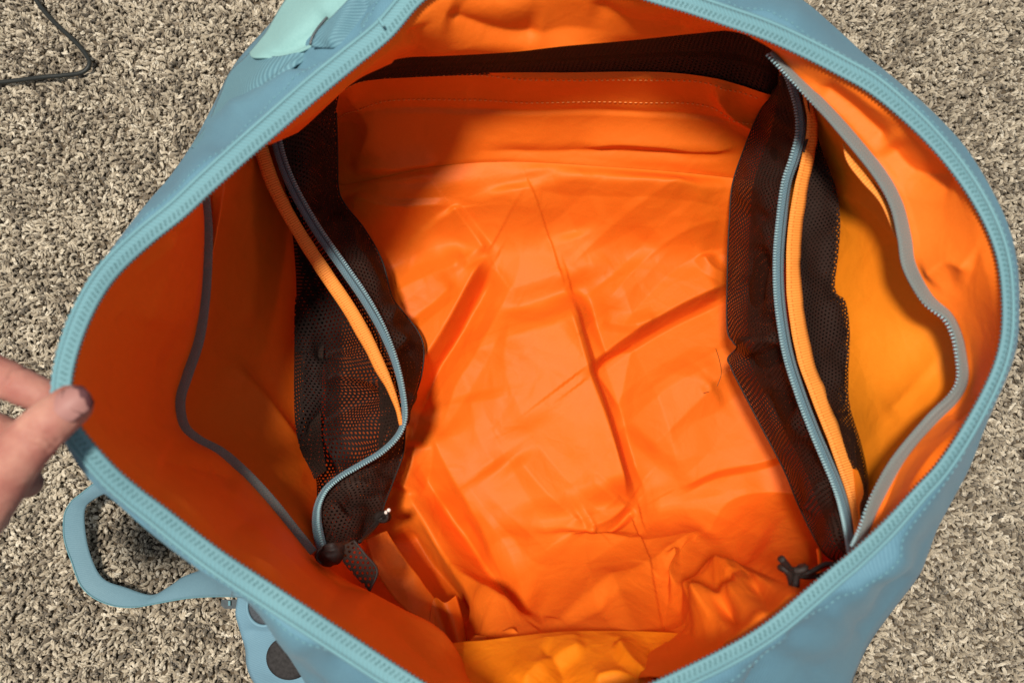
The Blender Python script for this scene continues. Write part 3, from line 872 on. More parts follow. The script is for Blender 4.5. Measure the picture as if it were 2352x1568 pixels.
# ---- floor of the bag with its creases
fl = [
 ([(1205, 405), (1232, 500), (1275, 600), (1300, 680)], .012, 75, 60),
 ([(1296, 672), (1318, 740), (1345, 830), (1378, 930), (1402, 1020), (1442, 1160)], .026, 150, 24),
 ([(1340, 850), (1440, 775), (1540, 716), (1610, 683), (1680, 650)], .017, 16, 80),
 ([(1120, 597), (1072, 680), (1025, 760), (972, 842), (940, 930)], .016, 70, 15),
 ([(1036, 478), (1080, 540), (1122, 600)], .008, 50, 10),
 ([(925, 1100), (1005, 1225), (1090, 1340), (1150, 1392), (1200, 1425)], .018, 50, 22),
 ([(985, 960), (1025, 1060), (1075, 1150), (1125, 1250), (1150, 1330)], .014, 28, 50),
 ([(1180, 1040), (1250, 1125), (1345, 1224)], .008, 40, 26),
 ([(1442, 1150), (1400, 1195), (1345, 1226)], .010, 50, 12),
 ([(1345, 1222), (1342, 1310), (1378, 1420)], .010, 50, 60),
 ([(1378, 1425), (1480, 1345), (1560, 1270), (1620, 1200)], .011, 40, 36),
 ([(1180, 1400), (1130, 1290), (1060, 1180)], -.006, 20, 30),
 ([(1560, 1122), (1640, 1082), (1720, 1065), (1810, 1040)], .006, 9, 50),
 ([(1290, 640), (1400, 530), (1500, 455), (1600, 400)], .009, 45, 40),
 ([(1365, 730), (1470, 610), (1560, 545), (1670, 500)], .010, 30, 50),
 ([(1600, 590), (1625, 625), (1680, 640)], .006, 10, 24),
 ([(1380, 740), (1440, 755), (1500, 740)], .003, 8, 14),
 ([(1640, 880), (1560, 960), (1480, 1040)], .008, 40, 40),
 ([(1600, 900), (1700, 830), (1740, 800)], .006, 30, 30),
 ([(1180, 375), (1400, 395), (1700, 420)], .010, 30, 12),
 ([(780, 440), (850, 412), (1000, 400)], .008, 8, 30),
 ([(785, 445), (900, 480), (1040, 482)], .006, 50, 12),
 ([(1250, 370), (1290, 460), (1330, 560)], -.007, 40, 30),
 ([(1590, 1420), (1630, 1370), (1690, 1320)], .018, 30, 14),
 ([(1690, 1320), (1760, 1352), (1880, 1404)], .016, 40, 12),
 ([(1535, 1362), (1585, 1380), (1602, 1415), (1625, 1462)], .014, 16, 46),
 ([(1600, 1430), (1670, 1390), (1740, 1352)], -.012, 12, 14),
 ([(1680, 1415), (1690, 1440), (1686, 1478)], -.016, 10, 10),
 ([(1620, 1470), (1650, 1425), (1690, 1412), (1735, 1430)], .012, 10, 16),
 ([(1745, 1365), (1775, 1410), (1800, 1450)], -.010, 8, 14),
 ([(1700, 1400), (1740, 1425), (1775, 1450)], .010, 8, 12),
 ([(1080, 900), (1100, 1000), (1150, 1080)], .006, 50, 50),
 ([(1180, 700), (1160, 850), (1220, 1000)], .006, 60, 50),
 ([(1480, 1180), (1620, 1170), (1780, 1240)], -.006, 50, 50),
 ([(1540, 1300), (1560, 1340), (1545, 1370)], .005, 14, 10),
 ([(900, 680), (1000, 640), (1080, 630)], .005, 30, 30),
 ([(920, 760), (1000, 700), (1050, 660)], -.004, 14, 20),
 ([(960, 1010), (950, 1070), (930, 1130)], .012, 20, 20),
 ([(1212, 425), (1115, 610), (1015, 820)], .005, 70, 40),
 ([(1215, 430), (1190, 640), (1150, 860)], .004, 50, 60),
 ([(1160, 760), (1080, 900), (1000, 1020)], -.004, 30, 50),
 ([(1310, 700), (1400, 640), (1500, 540)], -.005, 26, 40),
 ([(1420, 1000), (1520, 900), (1650, 830)], .005, 40, 26),
 ([(1450, 1170), (1600, 1150), (1760, 1110)], -.004, 30, 40),
 ([(1350, 1240), (1460, 1260), (1600, 1240)], .004, 40, 30),
 ([(1700, 1325), (1735, 1400), (1790, 1440)], .012, 26, 16),
 ([(1700, 1325), (1660, 1400), (1640, 1462)], .014, 20, 34),
 ([(1590, 1425), (1655, 1440), (1700, 1480)], .010, 14, 20),
 ([(1318, 690), (1342, 760), (1372, 850), (1408, 950), (1436, 1040), (1462, 1140)], -.020, 14, 42),
 ([(1345, 872), (1445, 797), (1545, 738), (1615, 703), (1685, 672)], -.014, 42, 11),
 ([(1136, 612), (1088, 700), (1045, 780), (992, 862), (960, 960)], -.015, 11, 30),
 ([(985, 1130), (1060, 1235), (1130, 1335), (1185, 1375), (1240, 1405)], -.010, 12, 34),
 ([(1455, 1165), (1410, 1212), (1360, 1240)], -.008, 24, 8),
 ([(930, 1200), (990, 1290), (1050, 1370), (1090, 1440)], -.016, 26, 20),
]
nu, nv = 520, 430
gx_, gy_ = np.meshgrid(np.linspace(640, 2010, nu), np.linspace(0, 1, nv), indexing='ij')
top = cr(c4, 400); ytop = np.interp(gx_[:, 0], top[:, 0], top[:, 1]) - 4
top_z = np.interp(gx_[:, 0], top[:, 0], top[:, 2])
gy2 = ytop[:, None] + (1560 - ytop[:, None]) * gy_
base = .038 + 0 * gx_
def sm(t): t = np.clip(t, 0, 1); return t * t * (3 - 2 * t)
base += (top_z[:, None] - .036) * sm(1 - (gy2 - ytop[:, None]) / 230)
base += .03 * sm((gx_ - 1640) / 340) * sm((gy2 - 700) / 500)
base += .004 * sm((820 - gx_) / 160)
base += .040 * sm((gy2 - 1240) / 260) * sm((1150 - gx_) / 250)
base += .150 * np.clip((gy2 - 1120) / 350, 0, 1) ** 2.1 * sm((gx_ - 980) / 220)
dr_, _, _ = seg_field(gx_, gy2, [(1500, 1568), (1651, 1492), (1780, 1412), (1826, 1372)])
base = np.maximum(base, .034 + .25 * np.clip(1 - dr_ / 290, 0, 1) ** 1.5)
base = np.minimum(base, .28)
h = np.zeros_like(base)
for p_, A, a, b in fl:
    big_ = 0.6 if min(q[0] for q in p_) > 1500 and min(q[1] for q in p_) > 1300 else 1.25
    h += crease(gx_, gy2, p_, A * big_, a * (1.25 if a > 30 else 1), b * (1.25 if b > 30 else 1), soft=1.2, power=1.06)
h += crumple(gx_, gy2, 7, 30, (900, 420, 1850, 1450), 150, .0012, 26)
h += crumple(gx_, gy2, 12, 16, (1580, 1330, 1790, 1460), 120, .0012, 14) * sm((gy2 - 1250) / 60)
h *= .15 + .85 * sm((dr_ - 10) / 60)
h += crumple(gx_, gy2, 8, 40, (900, 420, 1850, 1450), 80, .0006, 9)
h += vnoise(gx_, gy2, 150, 71) * .003 + vnoise(gx_, gy2, 46, 72) * .0006
h *= sm((gy2 - ytop[:, None]) / 45)
for _ in range(1):
    h[1:-1, 1:-1] = (h[1:-1, 1:-1] * 4 + h[:-2, 1:-1] + h[2:, 1:-1] + h[1:-1, :-2] + h[1:-1, 2:]) / 8
Wf = P(gx_, gy2, base)
Nf = normals(Wf)
wgt = sm((gy2 - 1080) / 220)[..., None]
Nf = Nf * wgt + np.array([0, 0, 1.]) * (1 - wgt)
for _ in range(60):
    Nf[1:-1, 1:-1] = (Nf[1:-1, 1:-1] * 2 + Nf[:-2, 1:-1] + Nf[2:, 1:-1] + Nf[1:-1, :-2] + Nf[1:-1, 2:]) / 6
Nf /= np.linalg.norm(Nf, axis=2)[..., None]
Wf += Nf * h[..., None]
Wf[..., 2] = np.maximum(Wf[..., 2], .020 + .25 * (Wf[..., 2] - .020))
fo = grid_obj("floor_lining", Wf, M_ORANGE, lining)
import bmesh
pg = ring(34, 0)[::6, :2]
px_, py_ = gx_.ravel(), gy2.ravel()
ins = np.zeros(px_.shape, bool)
for (ax_, ay_), (bx_, by_) in zip(pg, np.roll(pg, -1, 0)):
    cnd = (ay_ > py_) != (by_ > py_)
    ins ^= cnd & (px_ < (bx_ - ax_) * (py_ - ay_) / (by_ - ay_ + 1e-9) + ax_)
outm = ~ins
wx_, wy_, wz_ = Wf[..., 0].ravel(), Wf[..., 1].ravel(), Wf[..., 2].ravel()
inf_ = np.zeros(wx_.shape, bool)
for (ax_, ay_), (bx_, by_) in zip(foot, np.roll(foot, -1, 0)):
    cnd = (ay_ > wy_) != (by_ > wy_)
    inf_ ^= cnd & (wx_ < (bx_ - ax_) * (wy_ - ay_) / (by_ - ay_ + 1e-9) + ax_)
outm |= ~inf_ & (wz_ < .15)
bm = bmesh.new(); bm.from_mesh(fo.data); bm.verts.index_update()
kill = []
for f_ in bm.faces:
    i_ = f_.verts[0].index
    if outm[i_]: kill.append(f_)
bmesh.ops.delete(bm, geom=kill, context='FACES')
bm.to_mesh(fo.data); bm.free()

# lower wall lining: crumpled coated cloth
b0 = [(960, 1500, .16), (1040, 1476, .18), (1110, 1470, .192), (1180, 1461, .194), (1290, 1450, .192), (1400, 1448, .190), (1500, 1450, .186), (1600, 1457, .192), (1660, 1470, .200), (1700, 1482, .208)]
b00 = [(x, y + 50, .06) for x, y, z in b0]
b1 = [(960, 1600, .23), (1180, 1555, .236), (1400, 1548, .24), (1600, 1530, .245), (1715, 1500, .25)]
b2 = [(960, 1720, .28), (1180, 1700, .28), (1400, 1690, .28), (1600, 1620, .28), (1730, 1530, .28)]
def dlow(x, y):
    h = vnoise(x, y, 130, 81) * .003 + vnoise(x, y, 60, 82) * .0006
    for p_, A, a, b in [([(1190, 1570), (1270, 1510), (1350, 1490)], .004, 12, 44), ([(1410, 1480), (1450, 1530), (1520, 1590)], .006, 10, 34),
                        ([(1560, 1470), (1600, 1500), (1620, 1560)], .004, 14, 26), ([(1360, 1568), (1420, 1556), (1480, 1580)], .004, 10, 20),
                        ([(1240, 1490), (1290, 1530), (1300, 1600)], -.004, 20, 30), ([(1490, 1480), (1520, 1510), (1570, 1540)], -.003, 12, 16)]:
        h = h + crease(x, y, p_, A, a, b)
    return h
loft("lower_wall_return", [b00, b0], 240, 12, M_ORANGE, lining)
loft("lower_wall_lining", [b0, b1, b2], 240, 90, M_AMBER_SATIN, lining, disp=dlow, fade=.1)
# hanging seam strips at the lower left
loft("seam_strip", [[(840, 1236, .100), (868, 1320, .102), (930, 1398, .110), (1000, 1440, .118)], [(888, 1219, .094), (930, 1282, .096), (968, 1332, .098), (1000, 1376, .102)]], 60, 16, M_ORANGE, lining, thick=.0008,
     disp=lambda x, y: vnoise(x, y, 40, 91) * .002)
loft("seam_strip", [[(985, 1440, .118), (1005, 1470, .118), (1030, 1500, .118)], [(996, 1374, .110), (1016, 1430, .112), (1040, 1490, .114)], [(1022, 1383, .118), (1040, 1430, .120), (1058, 1490, .122)], [(1048, 1366, .110), (1062, 1420, .112), (1074, 1486, .114)]], 40, 24, M_ORANGE, lining, thick=.0008)
loft("seam_strip", [[(1062, 1490, .150), (1120, 1482, .16), (1180, 1476, .182), (1192, 1470, .184)], [(1090, 1458, .150), (1130, 1458, .156), (1172, 1442, .172), (1190, 1452, .178)]], 30, 8, M_ORANGE, lining, thick=.0008)

# ---- left mesh pocket
lp = bpy.data.objects.new("left_mesh_pocket", None); link(lp, bag)
ZL = [(628, 290, .205), (648, 370, .20), (680, 445, .195), (730, 530, .19), (790, 615, .186), (835, 680, .182), (872, 745, .18), (900, 810, .178), (918, 870, .176), (928, 925, .174), (928, 965, .172), (912, 1002, .170),
      (875, 1038, .17), (825, 1068, .17), (780, 1095, .172), (748, 1124, .176), (731, 1160, .18), (728, 1200, .186), (736, 1245, .192), (745, 1268, .196)]
ML = [(640, 300, .165), (655, 400, .15), (672, 490, .14), (680, 560, .135), (694, 650, .13), (690, 678, .13), (678, 690, .13), (677, 800, .13), (692, 815, .13), (690, 900, .13), (684, 1000, .135), (695, 1045, .14), (725, 1100, .15), (735, 1180, .16), (740, 1250, .17)]
MR = [(785, 190, .20), (772, 260, .165), (775, 340, .138), (777, 430, .112), (792, 470, .104), (838, 528, .098), (878, 600, .096), (900, 680, .095), (925, 716, .094), (958, 758, .092), (973, 800, .09), (968, 860, .088), (948, 925, .09), (932, 975, .094), (926, 1040, .10),
      (905, 1100, .105), (886, 1150, .11), (872, 1188, .118), (845, 1218, .13), (826, 1245, .15), (800, 1270, .17)]
def lower(pts, dd):
    out = []
    for x, y, z in pts:
        k = 1 - sm((y - 1040) / 200.)
        out.append((x, y, z - dd * float(k)))
    return out
ZL = [(x, y, z - .025 * float(sm((y - 1040) / 200.))) for x, y, z in lower(ZL, .045)]; ML = lower(ML, .035); MR = [(x, y, max(z - .02 * float(1 - sm((y - 1040) / 200.)), .07)) for x, y, z in MR]
zc = cr(ZL, 300)
# back sheet of the pocket, seen through the open zipper
bk = cr(ML, 300)
rt = zc.copy(); rt[:, 0] += 3; rt[:, 2] -= .012
md_ = (bk * .55 + rt * .45); md_[:, 2] -= .016
def dmb(x, y):
    h = vnoise(x, y, 60, 95) * .004
    for p_, A in [([(730, 880), (800, 860), (890, 880)], .010), ([(720, 820), (780, 800), (860, 800)], -.008), ([(700, 1000), (800, 930), (880, 905)], -.010), ([(720, 1060), (800, 1000), (870, 950)], .006)]:
        h = h + crease(x, y, p_, A, 18, 26)
    return h
loft("mesh_panel", [bk, md_, rt], 300, 40, M_MESH, lp, disp=dmb, raw=True, fade=.2)
# lining seen behind it: lit cloth a little deeper
# front sheet, from the zipper down to the floor of the bag
def dmf(x, y):
    h = vnoise(x, y, 55, 97) * .005 + vnoise(x, y, 24, 98) * .0015
    for p_, A in [([(900, 700), (880, 760), (930, 800)], .008), ([(940, 780), (930, 860), (960, 900)], -.006), ([(780, 480), (830, 600), (870, 680)], .006), ([(800, 1100), (870, 1130), (900, 1090)], .006), ([(780, 1180), (820, 1150), (880, 1140)], -.006)]:
        h = h + crease(x, y, p_, A, 18, 22)
    return h
mr = cr(MR, 300)
mf = zc * .45 + mr * .55; mf[:, 2] += .006
zf = offset(zc, 6); zf[:, 2] -= .002
loft("mesh_panel", [zf, mf, mr], 300, 40, M_MESH_TIGHT, lp, disp=dmf, raw=True, fade=.25)
mr2 = mr.copy(); mr2[:, 0] -= 4; mr2[:, 2] -= .006
mf2 = mf.copy(); mf2[:, 2] -= .010
loft("mesh_panel", [zf - [0, 0, .006], mf2, mr2], 300, 12, M_MESH_DENSE, lp, raw=True)
loft("mesh_panel", [[(745, 640, .09), (745, 760, .085), (740, 880, .085), (738, 990, .093), (750, 1080, .125)], [(660, 420, .10), (680, 640, .088), (676, 800, .088), (680, 990, .095), (722, 1100, .125)]], 60, 6, M_MESH_DENSE, lp)
loft("mesh_panel", [[(868, 870, .118), (872, 950, .113), (866, 1050, .115)], [(905, 905, .123), (924, 960, .121), (900, 1020, .119)]], 30, 8, M_MESH_DENSE, lp)
e = tube("hem", [(x, y, z + .0006) for x, y, z in MR[1:-1]], .0007, M_BLACK, lp, n=260, seg=5)
ribbon("pocket_zipper", ZL, [12, 12, 12, 12, 12, 12, 12, 12, 11, 9, 7, 6, 6, 6, 6, 6, 6, 8, 11, 12], M_POCKET_ZIP, lp, n=300, bulge=.0008, thick=.001)
c_ = zc.copy(); c_ = offset(c_, np.interp(np.linspace(0, 1, 300), [0, .45, .6, 1], [9, 8, 4, 3])); c_[:, 2] += .0016
beads("zipper_coil", P(c_[:, 0], c_[:, 1], c_[:, 2]), .0017, (.0006, .0014, .0009), M_COIL, lp)
zr = cr(ZL, 300)[:160]
ribbon("ribbon_binding", lower([(596, 330, .204), (622, 410, .198), (655, 480, .194), (700, 555, .19), (750, 632, .186), (800, 706, .182), (840, 775, .179), (872, 840, .177), (898, 895, .175), (914, 940, .173), (922, 975, .171)], .045), [16, 16, 15, 15, 15, 16, 16, 15, 13, 8, 3], M_GROS, lp, n=220, bulge=.0008,
       disp=lambda x, y: vnoise(x, y, 40, 99) * .0009)
# hanging tail, cord lock and knot
loft("mesh_tail", [[(768, 1262, 0.1810), (800, 1305, 0.1830), (848, 1357, 0.1810)], [(812, 1240, 0.1790), (838, 1272, 0.1810), (866, 1310, 0.1790)]], 30, 10, M_MESH_TIGHT, lp)
tube("mesh_tail_hem", [(848, 1357, 0.1815), (866, 1310, 0.1795), (838, 1272, 0.1815), (812, 1240, 0.1795)], .0008, M_BLACK, lp, n=30, seg=6)
loft("folded_end", [[(735, 1258, 0.1760), (728, 1278, 0.1810), (738, 1296, 0.1810), (760, 1303, 0.1770)], [(748, 1250, 0.1870), (748, 1275, 0.1900), (755, 1290, 0.1890), (770, 1298, 0.1810)], [(775, 1246, 0.1850), (778, 1265, 0.1880), (780, 1275, 0.1870), (786, 1284, 0.1810)], [(800, 1240, 0.1710), (802, 1255, 0.1730), (800, 1265, 0.1730), (797, 1277, 0.1710)]], 24, 20, M_BLACK, lp, thick=.001,
     disp=lambda x, y: vnoise(x, y, 12, 101) * .0015)
tube("fold_loop", [(740, 1256, 0.1890), (730, 1266, 0.1900), (728, 1282, 0.1900), (738, 1294, 0.1890)], .0009, M_BLACK, lp, n=24, seg=6)
kb = P(879, 1186, .118)
V0, F0 = bead_template(12, 8)
mesh_obj("cord_knot", V0 * [.0062, .0045, .0045] + kb, F0, M_CORD, lp)
tube("cord", [(868, 1188, .122), (882, 1178, .126), (890, 1186, .126), (884, 1196, .124), (870, 1194, .120)], .0012, M_CORD, lp, n=30, seg=8)
for a_, b_ in (((884, 1182, .125), (887, 1176, .127)), ((890, 1180, .126), (893, 1171, .128))):
    tube("cord_end", [(880, 1188, .122), a_, b_], .0012, M_CORD, lp, n=10, seg=8)
    q = P(*b_)
    mesh_obj("cord_tip", V0 * [.0014, .0014, .0014] + q, F0, M_WHITE, lp)
tube("cord", [(872, 1196, .12), (850, 1222, .135), (826, 1244, .16)], .0012, M_CORD, lp, n=20, seg=6)

# ---- right mesh pocket
rp = bpy.data.objects.new("right_mesh_pocket", None); link(rp, bag)
ZR = [(1803, 152, .24), (1822, 200, .232), (1836, 255, .225), (1838, 310, .22), (1824, 365, .216), (1806, 420, .212), (1795, 500, .208), (1788, 580, .206), (1788, 660, .205), (1796, 740, .205), (1811, 820, .206), (1836, 900, .208), (1868, 985, .213), (1900, 1060, .22), (1928, 1130, .23), (1946, 1200, .245), (1958, 1268, .265)]
MRL = [(1790, 205, .19), (1772, 222, .182), (1742, 262, .155), (1706, 350, .125), (1682, 425, .11), (1675, 510, .105), (1671, 600, .10), (1670, 750, .10), (1684, 786, .10), (1693, 798, .102), (1672, 822, .104), (1678, 840, .104), (1691, 869, .105), (1751, 984, .112), (1801, 1079, .122), (1836, 1164, .156), (1876, 1244, .200), (1900, 1276, .215), (1925, 1290, .226)]
zr_ = cr(ZR, 320); ml = cr(MRL, 320)
mm = zr_ * .5 + ml * .5; mm[:, 2] += .012
def dmr(x, y):
    h = vnoise(x, y, 60, 103) * .005 + vnoise(x, y, 26, 104) * .0018
    for p_, A in [([(1690, 800), (1740, 790), (1790, 780)], -.010), ([(1680, 830), (1740, 830), (1800, 800)], .008), ([(1700, 700), (1740, 640), (1760, 560)], .006), ([(1760, 960), (1810, 930), (1830, 900)], .006), ([(1850, 1180), (1890, 1120), (1910, 1090)], -.006)]:
        h = h + crease(x, y, p_, A, 14, 22)
    return h
loft("mesh_panel", [ml, mm, offset(zr_, -6)], 320, 40, M_MESH_TIGHT, rp, disp=dmr, raw=True, fade=.25)
mm2 = mm.copy(); mm2[:, 2] -= .012; ml2 = ml.copy(); ml2[:, 2] -= .004; ml2[:, 0] += 48
loft("mesh_panel", [ml2, mm2, zr_ - [0, 0, .012]], 320, 16, M_MESH_DENSE, rp, raw=True)
tube("hem", [(x, y, z + .0005) for x, y, z in MRL[1:]], .0006, M_BLACK, rp, n=300, seg=5)
ribbon("pocket_zipper", ZR, [4, 8, 10, 11, 11, 12, 12, 12, 12, 12, 12, 12, 12, 12, 12, 11, 8], M_POCKET_ZIP, rp, n=320, bulge=.0008, thick=.001)
c_ = offset(zr_, -8); c_[:, 2] += .0016
beads("zipper_coil", P(c_[:, 0], c_[:, 1], c_[:, 2]), .0017, (.0006, .0014, .0009), M_COIL, rp)
ribbon("ribbon_binding", [(1850, 215, .231), (1862, 265, .224), (1862, 320, .219), (1853, 375, .215), (1840, 430, .211), (1828, 510, .207), (1822, 590, .205), (1824, 670, .204), (1833, 745, .204), (1850, 822, .205), (1876, 900, .208), (1908, 980, .213), (1938, 1060, .221), (1962, 1140, .233), (1970, 1200, .247), (1968, 1255, .262)],
       [7, 11, 14, 15, 16, 17, 17, 17, 18, 18, 18, 18, 18, 17, 13, 6], M_GROS, rp, n=300, bulge=.0008, dz=-.001, disp=lambda x, y: vnoise(x, y, 55, 105) * .0010 + vnoise(x, y, 20, 106) * .0003)
ribbon("inner_binding", [(1842, 190, .236), (1854, 240, .228), (1856, 300, .222), (1846, 350, .218)], [2, 4, 4, 2], M_BLACK, rp, n=60)
MB = [(1868, 235, .205), (1880, 320, .205), (1903, 385, .208), (1922, 440, .212), (1930, 510, .218), (1926, 580, .219), (1918, 650, .219), (1924, 676, .22), (1942, 692, .221), (1952, 760, .222), (1949, 860, .223), (1952, 930, .228), (1976, 1010, .238), (1992, 1080, .248), (1994, 1135, .252), (1984, 1190, .256)]
inn = cr([(1855, 230, .215), (1858, 310, .21), (1842, 410, .203), (1828, 520, .198), (1824, 650, .195), (1836, 760, .195), (1862, 860, .197), (1900, 960, .203), (1940, 1070, .213), (1965, 1160, .228), (1968, 1215, .24)], 300)
loft("mesh_panel", [inn, cr(MB, 300)], 300, 20, M_MESH_FINE, rp, raw=True, fade=.3, disp=lambda x, y: vnoise(x, y, 50, 107) * .003)
loft("mesh_panel", [inn - [0, 0, .008], cr(MB, 300) - [8, 0, .006]], 300, 8, M_MESH_DENSE, rp, raw=True)
# draw cord with its knot
for pts in ([(1925, 1296, 0.263), (1895, 1296, 0.261), (1860, 1314, 0.259), (1826, 1316, 0.257)], [(1925, 1304, 0.261), (1900, 1316, 0.259), (1862, 1324, 0.257), (1826, 1320, 0.255)]):
    tube("draw_cord", pts, .0014, M_CORD, rp, n=40, seg=8)
tube("cord_end", [(1822, 1314, 0.257), (1808, 1298, 0.263), (1794, 1282, 0.267)], [.0014, .0017, .0019], M_CORD, rp, n=16, seg=8)
kp = []
kc = P(1822, 1318, 0.257)
for i in range(60):
    t = i / 59 * 2 * math.pi
    kp.append(kc + np.array([.0042 * math.sin(t) + .0024 * math.sin(2 * t), .0042 * math.cos(t) - .0024 * math.cos(2 * t), .0022 * math.sin(3 * t)]))
V, F = tube_verts(np.array(kp), .0019, 8)
mesh_obj("cord_knot", V, F, M_CORD, rp)
tube("seam_binding", [(1880, 1262, .205), (1884, 1300, .228), (1876, 1345, .245)], .0013, M_ORANGE, lining, n=20, seg=6)

# ------------------------------------------------------------------ straps outside the bag
outer = [(232, 1098, .085), (190, 1130, .075), (152, 1168, .062), (147, 1232, .05), (165, 1290, .042), (190, 1350, .036), (240, 1384, .034), (300, 1394, .034), (370, 1383, .036), (440, 1372, .045), (530, 1369, .07), (600, 1376, .11)]
inner = [(262, 1124, .080), (222, 1142, .068), (196, 1168, .054), (198, 1232, .040), (214, 1290, .030), (240, 1330, .024), (290, 1349, .022), (350, 1366, .024), (392, 1345, .028), (430, 1320, .038), (500, 1303, .062), (590, 1320, .10)]
wo = cr(outer, 200); wi = cr(inner, 200)
for q_ in (wo, wi):
    k_ = .45 + .55 * sm((q_[:, 0] - 400) / 180)
    q_[:, 2] = .012 + (q_[:, 2] - .012) * k_
wm = (wo + wi) / 2; wm[:, 2] += .0006
loft("carry_loop", [wo, wm, wi], 200, 9, M_WEB, bag, raw=True, thick=.0016)
eo = wo.copy(); eo[:, 2] += .0008
tube("loop_edge", [tuple(p) for p in eo[::8]], .0006, M_PIPE, bag, n=180, seg=5)
loft("loop_end", [[(520, 1304, .078), (535, 1335, .08), (532, 1368, .078)], [(590, 1340, .098), (600, 1360, .10), (612, 1380, .098)], [(660, 1380, .10), (650, 1385, .10), (640, 1388, .10)]], 20, 14, M_WEB, bag, thick=.0014)
strap = bpy.data.objects.new("shoulder_strap", None); link(strap, bag)
sL = [(545, 1372, .062), (546, 1405, .060), (554, 1440, .058), (565, 1485, .056), (571, 1530, .055), (592, 1575, .055), (640, 1640, .055)]
sR = [(640, 1360, .066), (690, 1400, .066), (740, 1440, .066), (780, 1500, .066), (800, 1560, .066), (830, 1600, .066), (860, 1660, .066)]
sM = [((a[0] + b[0]) / 2, (a[1] + b[1]) / 2, .070) for a, b in zip(sL, sR)]
loft("strap_body", [sL, sM, sR], 70, 24, M_STRAP, strap, thick=.003, disp=lambda x, y: crease(x, y, [(560, 1440), (600, 1452), (660, 1440)], -.002, 10, 14) + vnoise(x, y, 40, 111) * .0015)
def disc(name, cx, cy, rx, ry, z, mat, parent, rot=0, thick=.001, n=40, dome=0.0):
    G = np.zeros((n, 6, 3))
    a = np.linspace(0, 2 * math.pi, n, endpoint=False)
    for k in range(6):
        r = k / 5
        px = rx * r * np.cos(a); py = ry * r * np.sin(a)
        G[:, k] = P(cx + px * math.cos(rot) - py * math.sin(rot), cy + px * math.sin(rot) + py * math.cos(rot), z + dome * (1 - r * r))
    return grid_obj(name, G, mat, parent, closed=True, thick=thick)
disc("pile_patch", 664, 1510, 52, 50, .0745, M_PATCH, strap, dome=.002)
disc("knit_opening", 606, 1392, 36, 42, .0740, M_KNIT, strap, rot=-.2)
a = np.linspace(0, 2 * math.pi, 50)
rp_ = P(606 + 39 * np.cos(a), 1392 + 45 * np.sin(a), .0750 + 0 * a)
V, F = tube_verts(rp_, .0012, 8)
mesh_obj("opening_piping", V, F, M_STRAP, strap)
bpts = [(508, 1376), (560, 1376), (560, 1397), (516, 1397), (508, 1390)]
top_ = P(*np.array(bpts).T, .045); bot_ = P(*np.array(bpts).T, .036)
mesh_obj("buckle", np.vstack([top_, bot_]), [(4, 3, 2, 1, 0), (5, 6, 7, 8, 9)] + [(i, (i + 1) % 5, 5 + (i + 1) % 5, 5 + i) for i in range(5)], M_BUCKLE, bag, smooth=False)
bpts = [(524, 1379), (529, 1379), (529, 1390), (524, 1390)]
top_ = P(*np.array(bpts).T, .0475); bot_ = P(*np.array(bpts).T, .0448)
mesh_obj("buckle_bar", np.vstack([top_, bot_]), [(3, 2, 1, 0)] + [(i, (i + 1) % 4, 4 + (i + 1) % 4, 4 + i) for i in range(4)], M_PIPE, bag, smooth=False)

# ------------------------------------------------------------------ cable on the carpet
c = tube("cable", [(60, -60, .014), (78, -10, .0135), (95, 18, .013), (125, 52, .0125), (170, 94, .013), (199, 128, .013), (205, 150, .0135), (188, 167, .013), (150, 173, .0125), (95, 178, .013), (40, 185, .0125), (-60, 196, .013)], .00195, M_CABLE, None, n=140, seg=10)
c["label"] = "thin black cable bent on the carpet in the upper left corner"; c["category"] = "cable"

# ------------------------------------------------------------------ stray hair
def floor_z(x, y):
    i = np.clip(np.searchsorted(gx_[:, 0], x), 0, nu - 1)
    j = np.clip(((y - ytop[i]) / (1560 - ytop[i]) * (nv - 1)).astype(int), 0, nv - 1)
    return Wf[i, j, 2]
hp = cr(np.array([(1644, 800, 0), (1652, 825, 0), (1657, 855, 0), (1650, 880, 0), (1640, 896, 0), (1616, 902, 0)], float), 40)
z = floor_z(hp[:, 0], hp[:, 1]) + .0012
V, F = tube_verts(P(hp[:, 0], hp[:, 1], z), .00018, 5)
o = mesh_obj("hair_strand", V, F, M_HAIR); o["label"] = "single thin dark hair lying on the orange bag floor"; o["category"] = "hair"

